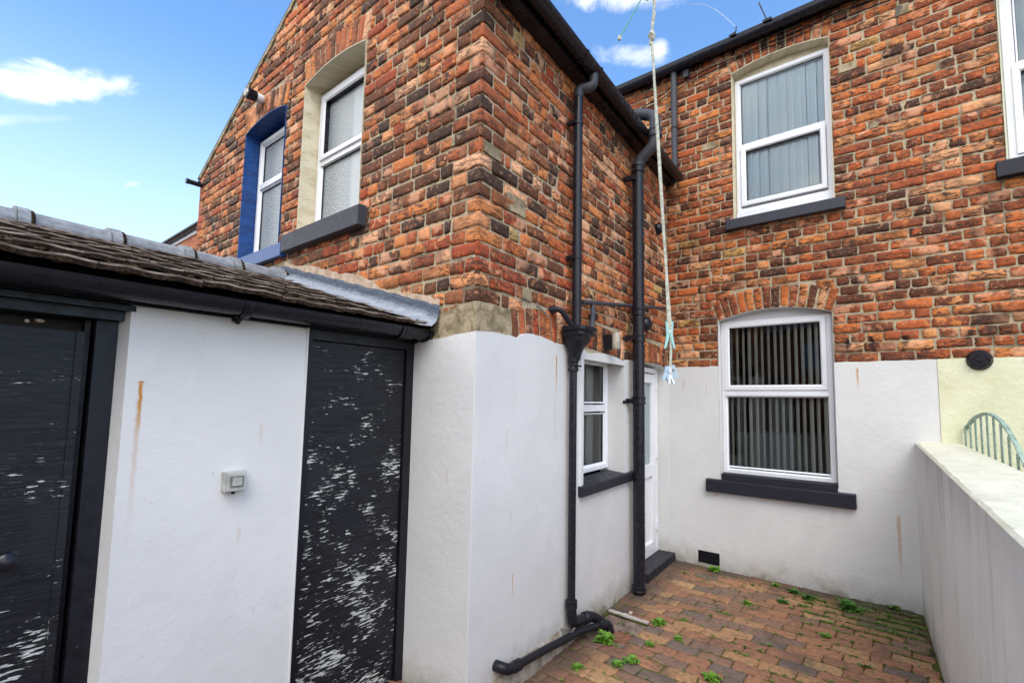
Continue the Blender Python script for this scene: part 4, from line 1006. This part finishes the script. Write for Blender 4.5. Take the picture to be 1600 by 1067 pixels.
mb = MB(); mb.blob(FO.p(-1.52, 1.873, -.11), .012, 3, 5, 0, .6); mb.blob(FO.p(-1.55, 1.868, -.10), .006, 4, 5); mb.build('debris', M_FILL, oh)
# gutter
OFG = .088
mb = MB(); half_gutter(mb, [FO.p(-4.4, 2.008, OFG), FO.p(.07, 2.018, OFG)], .058)
n = 12; c = FO.p(.072, 2.018, OFG); vs = [c]+[c+FO.n*cos(pi*k/n)*.058-Vector((0, 0, 1))*sin(pi*k/n)*.058 for k in range(n+1)]; mb.add(vs, [(0, k, k+1) for k in range(1, n+1)])
g = mb.build('gutter', M_PIPE, oh, smooth=True)
for a, w in ((-.17, .02), (-.145, .02), (-.955, .03), (-.12, .05), (.035, .05), (-2.2, .03), (-3.2, .03)): mb = MB(); gutter_bracket(mb, FO.p(a, 2.014, OFG), FO.d, .058 if w > .02 else .061, w); mb.build('gutter_bracket', M_PIPE, g)
mb.box(FO, -.965, -.945, 1.955, 1.99, .0, .06); mb.build('gutter_bracket', M_PIPE, g, smooth=False)
mb = MB(); c = FO.p(-.955, 2.014, OFG); n = 14; vs = []
for o in (-.011, .011):
    for q in (.060, .068):
        for k in range(n+1): an = pi*(.02+.80*k/n); vs.append(c+FO.d*(o+.006)+FO.n*cos(an)*q-Vector((0, 0, 1))*sin(an)*q)
m = n+1; mb.add(vs, [f_ for k in range(n) for f_ in ((m+k, m+k+1, 3*m+k+1, 3*m+k), (k, k+1, m+k+1, m+k), (2*m+k, 2*m+k+1, 3*m+k+1, 3*m+k))])
mb.tube([FO.p(-.955, 1.952, .065), FO.p(-.960, 1.935, .05), FO.p(-.965, 1.945, .02)], [.011, .012, .009], 10); mb.build('gutter_clip', M_PIPE, g)
# roof: interlocking tiles on both slopes
RX, RZ, RC = -2.24, 2.555, 2.565
def tile_slope(mb, side, g):
    e0 = Vector((-.392, 0, 2.018)) if side > 0 else Vector((2*RX+.392, 0, 2.018)); r0 = Vector((RX, 0, RZ)); sl = r0-e0; SL = sl.length; sdn = sl.normalized()
    nn = sdn.cross(Vector((0, 1, 0))); nn = nn if nn.z > 0 else -nn
    rows = 7; gau = SL/rows; w = .30
    for i in range(rows):
        s0 = i*gau-(.03 if i == 0 else 0); s1 = min(SL, (i+1)*gau+.06); y = -4.45+(.15 if i % 2 else 0)
        while y < .14:
            y1 = min(y+w, .16); m = 12; lift = .024+g.uniform(0, .009); sk = g.uniform(-.006, .006); dy = g.uniform(-.003, .003)
            th = .023; vs = []
            for s, h0 in ((s0+sk, lift+.02), (s1, .010)):
                for k in range(m+1):
                    yy = y+.002+(y1-y-.004)*k/m; ph = (k/m*2) % 1.0
                    hh = .005*max(0, cos((ph-.5)*2*pi))**.8
                    vs.append(e0+sdn*s+nn*(h0+hh)+Vector((0, yy+dy, 0)))
            M_ = m+1; fs = [(k, k+1, M_+k+1, M_+k) for k in range(m)]
            for k in range(M_): vs.append(vs[k]-nn*(th+g.uniform(-.002, .002)))
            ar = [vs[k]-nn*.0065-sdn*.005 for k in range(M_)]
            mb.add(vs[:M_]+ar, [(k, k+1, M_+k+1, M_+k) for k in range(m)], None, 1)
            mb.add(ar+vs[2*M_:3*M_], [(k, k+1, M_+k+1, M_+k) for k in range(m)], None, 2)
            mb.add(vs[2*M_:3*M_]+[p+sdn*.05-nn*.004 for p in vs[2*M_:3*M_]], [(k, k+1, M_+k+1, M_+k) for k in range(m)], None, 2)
            vs += [vs[0]-nn*th, vs[M_]-nn*.01, vs[m]-nn*th, vs[2*M_-1]-nn*.01]; b = 3*M_
            fs += [(0, M_, b+1, b), (m, 2*M_-1, b+3, b+2)]
            mb.add(vs, fs); y += w
g_ = random.Random(8); mb = MB(); tile_slope(mb, 1, g_); tile_slope(mb, -1, g_)
roofslab(mb, Vector((-.43, -4.4, 2.012)), Vector((-.43, .12, 2.012)), Vector((RX, .12, RZ-.01)), Vector((RX, -4.4, RZ-.01)), .03)
roofslab(mb, Vector((2*RX+.43, -4.4, 2.012)), Vector((2*RX+.43, .12, 2.012)), Vector((RX, .12, RZ-.01)), Vector((RX, -4.4, RZ-.01)), .03)
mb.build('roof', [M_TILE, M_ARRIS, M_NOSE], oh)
# moss lumps on the tiles
mb = MB(); g_ = random.Random(9); e0 = Vector((-.392, 0, 2.030)); sl = Vector((RX, 0, RZ))-e0; SL = sl.length; sdn = sl.normalized(); nn = Vector((-sdn.z, 0, sdn.x)); nn = nn if nn.z > 0 else -nn
for i in range(1100):
    row = g_.randrange(7); s = row*SL/7+g_.choice([-.012, -.008, .0, .02, .12])+g_.uniform(-.01, .02); y = g_.uniform(-2.6, .1); s = min(max(s, -.03), SL)
    r = abs(g_.gauss(.007, .006))+.003; mb.blob(e0+sdn*s+nn*(.032 if s % (SL/7) < .08 else .018)+Vector((0, y, 0)), r, i, 4, 0, .6)
tag(mb.build('moss', M_MOSS, oh), 'dry brown moss clumps on the roof tiles', kind='stuff')
# ridge tiles
js = [.15, .045, -.29, -.598, -.985, -1.385, -1.80, -2.2, -2.6, -3.0, -3.4, -3.8, -4.2]
for i in range(len(js)-1):
    y1, y0 = js[i], js[i+1]; mb = MB()
    def sect(y, r, z0=0.): return [Vector((RX+r*1.25*sin(th), y, RC+z0+r*cos(th)*1.0)) for th in [radians(x) for x in (-98, -80, -55, -30, -12, 0, 12, 30, 55, 80, 98)]]
    secs = [(y0, .088), (y0+.004, .105), (y0+.055, .105), (y0+.058, .090), (y1+.004, .086)]
    vs = [p for y, r in secs for p in sect(y, r)]; m = 11
    mb.add(vs, [(a*m+k, a*m+k+1, (a+1)*m+k+1, (a+1)*m+k) for a in range(len(secs)-1) for k in range(m-1)]); mb.add(sect(y0, .105), [tuple(range(m))])
    mb.build('ridge_tile', M_RIDGE, oh, smooth=False)
    mb = MB(); 
    for k in range(9): th = radians(-10+k*13); mb.blob(Vector((RX+.112*sin(th)*1.2, y0+.064, RC-.004+.092*cos(th))), .010, i*20+k, 4)
    tag(mb.build('moss', M_MOSS, oh), kind='stuff')
mb = MB()
for i in range(90):
    y = -2.6+2.7*i/90; mb.blob(Vector((RX+.132, y, RC-.022))+Vector((g_.uniform(-.01, .015), 0, g_.uniform(-.01, .01))), g_.uniform(.005, .016), i+400, 4, 0, .7)
tag(mb.build('moss', M_MOSS, oh), kind='stuff')
# lead flashing on the gable
mb = MB(); N_ = 46; g = random.Random(3); rows = []
for i in range(N_+1):
    u = i/N_; a = .285+u*(2.30-.285); zt = 2.155+u*(2.715-2.155)+g.uniform(-.006, .006); zb = 2.065+(a-.395)*.28+.014-.02*(u < .05)
    x = .012+.004*sin(i*1.7)
    rows.append([FG.p(a, zt, .006), FG.p(a, zt-.02, .014), FG.p(a, (zt*.5+zb*.5), x+.012*g.random()), FG.p(a, zb+.03, .03+.008*g.random()), FG.p(a, zb+.003*sin(i*.6)*.5, .065), FG.p(a, zb-.004+.003*sin(i*.6), .13+.015*sin(i*.4)+.02*g.random())])
m = 6; vs = [p for r in rows for p in r]; uv = [(i/N_*2.1, j/5) for i in range(N_+1) for j in (5, 4.4, 2.5, 1.2, .6, 0)]
mb.add(vs, [(i*m+j, (i+1)*m+j, (i+1)*m+j+1, i*m+j+1) for i in range(N_) for j in range(m-1)], uv)
mb.build('lead_flashing', M_LEAD, oh, smooth=True)
# mortar fillet along the flashing (belongs to the house wall)
mb = MB(); lo_ = [(a, 2.13+(a-.285)/(2.015)*.56) for a in [.30+i*.05 for i in range(40)]]
hi_ = [(a+g.uniform(-.01, .01), z+.050+.022*sin(i*.37+1)*sin(i*.13)+g.uniform(0, .012)+.018*(i > 12)) for i, (a, z) in enumerate(lo_)][::-1]
mb.poly(FG, lo_+hi_, [], .006, -.02); mb.build('mortar_fillet', M_FILL, house)
# outhouse back wall, simple
mb = MB().box(FG, 3.95, 4.1, 0, 2.06, .0, 4.5); mb.build('wall', M_WO, oh)

sw = thing('light_switch', FO.p(-.922, 1.26, 0), 'grey weatherproof light switch on the white outhouse wall between the black doors', 'light switch')
b = MB().box(FO, -.962, -.882, 1.222, 1.302, .0, .040).build('box', M_GREY, sw, bevel=.008)
mb = MB().box(FO, -.958, -.886, 1.226, 1.298, .040, .050); mb.build('lid', M_GREY, sw, bevel=.006)
mb = MB().box(FO, -.948, -.896, 1.241, 1.286, .049, .054); mb.build('rocker_surround', M_ROCK, sw, bevel=.003)
mb = MB().box(FO, -.940, -.904, 1.247, 1.280, .0535, .058); mb.build('rocker', M_GREY, sw, bevel=.003)
mb = MB().cyl(FO.p(-.922, 1.222, .02), FO.p(-.922, 1.208, .02), .007, 8); mb.build('drain_plug', M_IRON, sw)

# ------------------------------------------------------------------ boundary wall
bw = thing('boundary_wall', (2.25, 1.0, 0), 'low stained white boundary wall with cream flat top on the right of the yard', 'wall')
mb = MB(); NY = 60; g = random.Random(6)
def wt(a): return 1.335-.028*a
xs = [(0.0, None)]
def outer(a): return .285+.028*a
rows = []
for i in range(NY+1):
    a = -.02+i*(5.6/NY); zz = wt(a); j = g.uniform(-.006, .004)
    rows.append([FW.p(a, -.03, 0), FW.p(a, .6, .004*sin(a*3)), FW.p(a, zz-.05, g.uniform(-.002, .003)), FW.p(a, zz-.012+j*.4, .003+j*.5), FW.p(a, zz+j*.3, -.010+j), FW.p(a, zz+.004, -outer(a)*.5), FW.p(a, zz-.002, -outer(a)+.008), FW.p(a, zz-.012, -outer(a)), FW.p(a, -.03, -outer(a))])
m = 9; vs = [p for r in rows for p in r]
uvs = [(-.02+i*5.6/NY, z) for i in range(NY+1) for z in (-.03, .6, 1.27, 1.30, 1.33, 1.45, 1.6, 1.6, 2.9)]
for j in range(m-1):
    mb.add(vs, [(i*m+j, (i+1)*m+j, (i+1)*m+j+1, i*m+j+1) for i in range(NY)], uvs, 0 if j < 3 else 1)
mb.add(rows[-1], [tuple(range(m))], [(0, 0)]*m)
mb.build('wall_body', [M_WW, M_COPE], bw, smooth=True, weld=True)
# sage green garden gate leaning behind the wall
gt = thing('garden_gate', (2.5, 2.4, 0), 'sage green metal gate with arched top and upright bars behind the boundary wall', 'gate')
FT = Frame((2.40, 2.87, 0), (.12, -.993, 0), (-.993, -.12, 0))
arcp = [(-.13, 1.345), (-.10, 1.395), (-.05, 1.44), (.012, 1.476), (.10, 1.515), (.18, 1.543), (.265, 1.560), (.36, 1.575), (.446, 1.578), (.55, 1.562), (.652, 1.530), (.75, 1.475), (.84, 1.405), (.936, 1.31), (1.03, 1.20), (1.10, 1.08)]
mb = MB(); 
def az(a):
    for (x0, z0), (x1, z1) in zip(arcp, arcp[1:]):
        if x0 <= a <= x1: return z0+(z1-z0)*(a-x0)/(x1-x0)
    return arcp[-1][1]
P = arcp
for (x0, z0), (x1, z1) in zip(P, P[1:]):
    vs = [FT.p(a, z+dz, o) for a, z in ((x0, z0), (x1, z1)) for dz, o in ((0, -.012), (0, .012), (-.014, .012), (-.014, -.012))]
    mb.add(vs, [(0, 1, 5, 4), (1, 2, 6, 5), (2, 3, 7, 6), (3, 0, 4, 7)])
mb.build('arched_rail', M_SAGE, gt)
a = -.115
while a < 1.08:
    MB().box(FT, a-.016, a+.016, .25, az(a)-.012+(.012 if a < .3 else 0), .010, .015).build('bar', M_SAGE, gt, bevel=.002); a += .112
for z in (.35, 1.12): MB().box(FT, -.13, 1.10, z, z+.04, -.01, .012).build('cross_rail', M_SAGE, gt)

# ------------------------------------------------------------------ GROUND and yard paving
mb = MB(); R_ = 900
mb.add([(-R_, -R_, -.05), (R_, -R_, -.05), (R_, R_, -.05), (-R_, R_, -.05)], [(0, 1, 2, 3)], [(0, 0), (1, 0), (1, 1), (0, 1)])
tag(mb.build('ground', M_GROUND), kind='structure')
rg = random.Random(55); mb = MB(); gully = (.10, .40, -1.82, -1.45)     # a0,a1,b0,b1 in paving frame
n = 0; z = -.0
CW = .108; PL = .215
mb.poly(FY, [(-.62, .0), (2.12, .0), (2.6, -5.4), (-1.6, -5.4)], [[(.15, -1.942), (.480, -1.942), (.480, -1.514), (.15, -1.514)]], -.007, -.04, 1)
while z > -5.2:
    z0 = z-CW; a = -.9+(PL/2 if n % 2 else 0)+rg.uniform(-.02, .02)
    while a < 2.5:
        b = a+PL; l, h = a+.0025, b-.0025
        # clip to the yard (side wall at x=0 / outhouse, boundary wall)
        zm = (z+z0)/2; lo_w = -.30*0+(zm*.0727*0) ; xlim0 = .012 if zm > -3.05 else -.56
        xlim0 += -zm*(-.0727) if zm > -3.05 else 0
        xlim0 = (.012-zm*.0727*0)
        c0 = FY.p(l, zm).x; shift = FY.p(0, zm).x
        wl = (0.014 if FY.p(0, zm).y > .0 else -.50)-shift; wr = 2.078-shift
        l2, h2 = max(l, wl), min(h, wr)
        inside = False
        if n in (14, 15, 16, 17): l2 = max(l2, .482)
        if h2-l2 > .025 and not inside:
            brick(mb, FY, [(l2, z0+.0025), (h2, z0+.0025), (h2, z-.0025), (l2, z-.0025)], (rg.random(), rg.random(), rg.random()), rg, relief=.9, edge=.006, round_=.003)
        a = b
    z = z0; n += 1
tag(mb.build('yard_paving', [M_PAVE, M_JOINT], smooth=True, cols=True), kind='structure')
# gully
gu = thing('drain_gully', FY.p(.22, -1.65), 'drain gully with a round clay rim at the foot of the thin downpipe', 'drain')
mb = MB().box(FY, .10, .49, -1.95, -1.505, -.06, -.020).build('floor', M_GULF, gu)
c = FY.p(.405, -1.785, -.016); mb = MB(); pr = [(-.004, .076), (.007, .073), (.008, .064), (-.004, .058), (-.012, .055)]
mb.tube([c+Vector((0, 0, h)) for h, _ in pr], [r for _, r in pr], 28, caps=False); mb.build('clay_rim', M_CLAY, gu, smooth=False); MB().cyl(c+Vector((0, 0, -.012)), c+Vector((0, 0, -.001)), .056, 24).build('silt', M_JOINT, gu)
g = random.Random(4); mb = MB(); pts0 = []
for i in range(9):
    u = i/8; p = FY.p(.14+.34*u, -1.492-.014*u); pts0.append(p)
for i in range(8):
    p, q = pts0[i], pts0[i+1]; w = .030+g.uniform(0, .014)
    dv = Vector((0, 1, 0))*w
    h = .004+g.uniform(-.003, .003)
    vs = [p-dv*.5, q-dv*.5, q+dv*.5, p+dv*.5]; vs = vs+[v+Vector((0, 0, h+.006)) for v in vs]
    mb.add(vs, [(4, 5, 6, 7), (0, 1, 5, 4), (1, 2, 6, 5), (2, 3, 7, 6), (3, 0, 4, 7)])
mb.build('kerb', M_CONC, gu, weld=True)
mb = MB(); mb.blob(FY.p(.30, -1.44, .008), .018, 8, 5, 0, .6); mb.build('rubble', M_FILL, gu)
# broken plinth lump by the outhouse door
mb = MB(); mb.blob((-.52, -.05, .01), .07, 18, 6, 0, .7); mb.blob((-.46, -.10, .0), .05, 19, 6, 0, .7); mb.blob((-.58, -.02, .03), .04, 20, 6)
tag(mb.build('brick_rubble', M_CLAY), 'lump of broken brick at the foot of the right black door', 'rubble')

# ------------------------------------------------------------------ weeds
def tuft(mb, c, r, n, g, up_=.6, leafw=.48):
    c = Vector(c)
    for i in range(n):
        an = g.uniform(0, 2*pi); L = r*g.uniform(.45, 1.1); el = g.uniform(.15, 1.2)*up_
        d = Vector((cos(an)*cos(el), sin(an)*cos(el), sin(el))); b = c+Vector((g.gauss(0, r*.25), g.gauss(0, r*.25), .002)); tip = b+d*L
        sd_ = d.cross(Vector((0, 0, 1))).normalized(); mid = b+d*L*.55+Vector((0, 0, L*.12)); w = L*leafw*g.uniform(.7, 1.2)
        mb.add([b, mid-sd_*w*.5, tip-Vector((0, 0, L*.15)), mid+sd_*w*.5, mid+Vector((0, 0, -w*.15))], [(0, 1, 4), (1, 2, 4), (2, 3, 4), (3, 0, 4)])
WE = [(.233, 1.136, .060, 'leafiest green weed, growing against the end of the waste pipe by the drain'),
      (.432, 1.584, .050, 'bright weed growing just behind the concrete kerb of the drain gully'),
      (.473, 1.001, .040, 'small spreading weed in front of the drain, right of a close pair'),
      (.415, .915, .036, 'small spreading weed in front of the drain, left of a close pair'),
      (.624, 1.442, .030, 'small weed in a paving joint right of the drain gully'),
      (.495, 1.263, .028, 'tiny weed in the paving at the right corner of the drain'),
      (.485, 2.975, .052, 'rosette weed at the foot of the rear wall beside the black air brick'),
      (.05, 2.46, .030, 'weed at the left foot of the black back door step'),
      (.225, .742, .030, 'weed close to the white side wall, in front of the waste pipe'),
      (.934, 1.087, .045, 'weed at the bottom edge of the photo, mid-yard'),
      (1.04, 2.90, .034, 'small weed at the foot of the white rear wall under the window'),
      (1.195, 2.824, .045, 'low dark weed near the rear wall, first of the row right of the window'),
      (1.312, 2.735, .050, 'low dark weed near the rear wall, second of the row right of the window'),
      (1.906, 3.0-.06, .040, 'weed at the foot of the rear wall closest to the boundary wall'),
      (1.597, 2.698, .070, 'widest mat of dark green weed, in the damp corner of the yard'),
      (1.46, 2.075, .030, 'yellow-green weed in a joint in the right half of the paving'),
      (1.135, 2.531, .040, 'flat weed in a joint below the large window, middle of the yard'),
      (.903, 2.343, .034, 'flat weed in a joint left of the yard centre, in front of the air brick')]
for i, (x, y, r, lab) in enumerate(WE):
    w = thing('weed', (x, y, 0), lab, 'weed', 'weeds growing between the paving bricks')
    r *= 1.25; g = random.Random(100+i); mb = MB(); tuft(mb, (x, y, 0), r, int(36+r*500), g, .7 if r < .06 else .9)
    mb.build('leaf', M_LEAF if i not in (11, 12, 14, 16) else M_LEAF2, w)
    tag(w.children[0], kind=None)
    w.children[0]['kind'] = 'stuff'
# tiny seedlings and moss in joints: uncountable
g = random.Random(77); mb = MB()
for i in range(46):
    x = g.uniform(.25, 2.0); y = g.uniform(-.3, 2.95)
    if g.random() < .5: x = min(2.03, abs(g.gauss(1.65, .3))); y = min(2.97, g.gauss(2.6, .3))
    rel = Vector((x, y-DD, 0)); b2 = round(rel.dot(FY.e)/CW)*CW
    for q in range(g.randrange(2, 5)): tuft(mb, FY.p(rel.dot(FY.d)+g.gauss(0, .03), b2+g.gauss(0, .006), -.003), g.uniform(.016, .034), g.randrange(10, 20), g, .55, .42)
n = 0
while n < 800:
    x = g.uniform(.05, 2.05); y = g.uniform(-.5, 3.0)
    dcor = math.hypot((x-1.9)*.9, (y-2.75)); p = .07+.9*math.exp(-(dcor/.5)**2)
    if g.random() > p: continue
    # snap to a joint
    rel = Vector((x, y-DD, 0)); b = rel.dot(FY.e); k = round(b/CW); b2 = k*CW+g.uniform(-.004, .004); a = rel.dot(FY.d)
    P_ = FY.p(a, b2, -.004); tuft(mb, P_, g.uniform(.010, .028)*(1.25 if dcor < .6 else 1), g.randrange(5, 11), g, .6, .45); n += 1
tag(mb.build('seedlings', M_LEAF3), 'tiny green seedlings filling the paving joints', 'ground cover', kind='stuff')
g = random.Random(78); mb = MB(); n = 0
while n < 1500:
    x = g.uniform(.03, 2.06); y = g.uniform(-.6, 3.0); dcor = math.hypot((x-1.95)*.9, (y-2.65)); p = .13+.85*math.exp(-(dcor/.5)**2)
    if g.random() > p: continue
    rel = Vector((x, y-DD, 0)); b = rel.dot(FY.e); k = round(b/CW); b2 = k*CW+g.gauss(0, .003 if g.random() < .8 else .02); a = rel.dot(FY.d)
    mb.blob(FY.p(a, b2, -.003), g.uniform(.004, .010), n, 3, 0, .5); n += 1
tag(mb.build('joint_moss', M_GMOSS), 'green moss cushions along the paving joints', 'moss', kind='stuff')

# ------------------------------------------------------------------ washing line and pegs
wl = thing('washing_line', (1.24, -.6, 2.8), 'pale doubled washing line rope hanging down in front of the soil pipe', 'washing line')
A = Vector((1.234, -.631, 2.723)); B_ = Vector((1.251, -.533, 1.83)); Cc = Vector((1.246, -.523, 1.70))
top_ = Vector((1.262, -.66, 3.35))
sidev = r2*.0045
mb = MB()
def sagline(p, q, k=16, s=.004): return [p.lerp(q, i/k)+r2*s*sin(pi*i/k) for i in range(k+1)]
mb.tube(sagline(A-sidev*.3, B_-sidev), .0036, 8); mb.tube(sagline(A+sidev*.3, B_+sidev*.6, s=-.004), .0040, 8)
mb.tube(sagline(B_, Cc, 8, .002), .0042, 8)
mb.tube([A, A+Vector((.004, 0, .05)), A+Vector((.016, -.01, .10)), top_], .0035, 8); mb.tube([A, A+Vector((.010, 0, .06)), A+Vector((.010, -.01, .12)), top_+r2*.01], .003, 8)
mb.build('rope', M_ROPE, wl, smooth=True)
mb = MB(); mb.blob(A, .011, 2, 6); mb.blob(A+Vector((.002, 0, -.012)), .008, 3, 6); mb.tube([A+Vector((0, 0, .0)), A+Vector((-.004, 0, -.03))], .004, 6); mb.build('knot', M_ROPE, wl, smooth=True)
Gd = Vector((1.152, -.683, 2.712)); Gt = Vector((1.213, -.655, 2.835))
mb = MB().tube([Gd, Gd.lerp(Gt, .5)+Vector((0, 0, -.004)), Gt, top_], .0018, 6); mb.build('thin_line', M_ROPEG, wl, smooth=True)
mb = MB(); mb.blob(Gd, .007, 5, 5); mb.blob(Gt+Vector((.012, 0, .0)), .010, 6, 5); mb.tube([Gt, Gt+Vector((.02, 0, -.015))], .004, 6); mb.build('end_bead', M_ROPE, wl, smooth=True)
mb = MB().tube([top_, Vector((1.6, -2.2, 3.42)), Vector((2.0, -5.0, 3.5))], .0035, 8); mb.build('overhead_rope', M_ROPE, wl, smooth=True)
def peg(c, mt, label, ang=0., tilt=0., wide=.30, L=.083):
    p = thing('clothes_peg', c, label, 'clothes peg', 'clothes pegs clipped to the washing line'); c = Vector(c)
    ax_ = (r2*cos(ang)+Vector((fw.x, fw.y, 0)).normalized()*sin(ang)).normalized(); dn = (Vector((0, 0, -1))*cos(tilt)+ax_*sin(tilt)).normalized(); th_ = dn.cross(ax_).normalized()
    for s in (-1, 1):
        mb = MB(); prof = [(0, .0060, .0085), (.012, .0055, .0085), (.03, .0045, .008), (.040, .0040, .008), (.055, .0060, .0080), (.070, .0090, .0070), (.083, .0118, .0050)]
        vs = []
        for l, x, hw in prof:
            l *= L/.083; x *= wide/.30
            for o, w_ in ((x-hw*.55, -.0045), (x+hw*.55, -.0045), (x+hw*.55, .0045), (x-hw*.55, .0045)): vs.append(c+dn*l+ax_*s*o+th_*w_)
        k = len(prof); fs = [(i*4+j, i*4+(j+1) % 4, (i+1)*4+(j+1) % 4, (i+1)*4+j) for i in range(k-1) for j in range(4)]+[(0, 1, 2, 3), tuple((k-1)*4+j for j in range(4))]
        mb.add(vs, fs); mb.build('peg_arm', mt, p, bevel=.001)
    mb = MB().tube([c+dn*.032*L/.083+th_*(-.006), c+dn*.032*L/.083+th_*.006], .0045, 10); mb.build('spring', M_STEEL, p)
    return p
peg((1.249, -.534, 1.862), M_PEGA, 'turquoise plastic peg, the upper one on the hanging washing line', .0, .0, .36)
peg((1.246, -.524, 1.728), M_PEGC, 'white plastic peg in the bottom bunch on the hanging washing line', .15, .06, .20, .055)
peg((1.242, -.528, 1.728), M_PEGB, 'pale blue plastic peg in the bottom bunch, spread to the left', .4, -.24, .18, .046)
peg((1.251, -.520, 1.732), M_PEGB, 'pale blue plastic peg in the bottom bunch, spread to the right', -.3, .26, .16, .044)

# aerial bits above the rear roof
ae = thing('roof_aerial', FB.p(1.2, 5.4, -.1), 'thin rusty aerial rod with bracket on the rear roof edge', 'aerial')
c = FB.p(1.08, 5.40, .05); mb = MB().tube([FB.p(1.10, 5.37, .04), FB.p(1.02, 5.62, .06)], .007, 6).box(FB, 1.06, 1.14, 5.36, 5.385, .02, .10); mb.build('rod', M_IRON, ae)
mb = MB().box(FB, .74, .80, 5.37, 5.39, .03, .09).tube([FB.p(.79, 5.38, .06), FB.p(.80, 5.47, .06)], .006, 6).tube([FB.p(.72, 5.40, .06), FB.p(.80, 5.42, .06)], .005, 6); mb.build('bracket', M_IRON, ae)
P = [FB.p(.82-.75*u, 5.42+.55*sin(min(1, u*1.15)*pi*.62)*(1-.2*u), .06+.1*u) for u in [i/20 for i in range(21)]]
mb = MB().tube([FB.p(.80, 5.47, .06)]+P[1:14], .0022, 5); mb.build('wire', M_STEEL, ae)

# ------------------------------------------------------------------ distant house (seen between outhouse ridge and gable)
dh = thing('distant_house', (-11, 2.6, 0), 'distant orange brick house with black sloping gutter beyond the outhouse ridge', 'house')
FD = Frame((-8.4, 2.3, 0), (-1, .0727, 0), (-.0727, -1, 0))
mb = MB().box(FD, 0, 6.5, 0, 5.18, -5, 0); mb.build('wall', M_FARB, dh)
mb = MB().box(FD, -.1, 6.7, 5.14, 5.25, .0, .03); mb.build('fascia', M_UPVC, dh)
mb = MB(); half_gutter(mb, [FD.p(-.1, 5.28, .09), FD.p(6.8, 5.28, .09)], .06); mb.build('gutter', M_PIPE, dh, smooth=True)
mb = MB(); roofslab(mb, FD.p(-.1, 5.33, .08), FD.p(6.8, 5.33, .08), FD.p(6.8, 7.4, -3), FD.p(-.1, 7.4, -3)); mb.build('roof', M_SLATE, dh)
mb = MB().ring(FD, .9, 1.8, 3.5, 4.72, [(0, -.02), (0, .02), (.07, .02), (.07, -.02)]); w = mb.build('window', M_UPVC, dh); mb = MB().box(FD, .95, 1.75, 3.55, 4.67, -.02, .005); mb.build('pane', M_FROST, w)

# ------------------------------------------------------------------ yard end behind the photographer
ew = thing('yard_end_wall', (1, -5.2, 0), 'white rendered wall closing the yard behind the photographer', 'wall')
mb = MB().box(FY, -2.5, 6.5, -8.4, -8.2, -.03, 2.0); mb.build('wall_body', M_FARB, ew)

ot = thing('terraced_house', (1, -18, 0), 'brick terraced houses across the back lane behind the photographer', 'house')
FT2 = Frame((0, -17, 0), (1, 0, 0), (0, 1, 0))
MB().box(FT2, -14, 14, -.05, 5.2, -6, 0).build('brick_wall', M_FARB, ot)
mb = MB(); roofslab(mb, FT2.p(-14.2, 5.1, .2), FT2.p(14.2, 5.1, .2), FT2.p(14.2, 7.2, -3.2), FT2.p(-14.2, 7.2, -3.2)); mb.build('roof', M_SLATE, ot)
for k in range(-4, 5):
    w = MB().ring(FT2, k*3-.5, k*3+.5, 3.1, 4.5, [(0, 0), (0, .03), (.06, .03), (.06, 0)]).build('window', M_UPVC, ot); MB().box(FT2, k*3-.45, k*3+.45, 3.15, 4.45, .0, .01).build('pane', M_FROST, w)

# smooth-shaded meshes: keep hard edges
for o in bpy.data.objects:
    if o.type == 'MESH' and len(o.data.polygons) and o.data.polygons[0].use_smooth:
        try: o.data.set_sharp_from_angle(angle=radians(38 if 'brick' not in o.name and 'paving' not in o.name else 75))
        except Exception: pass
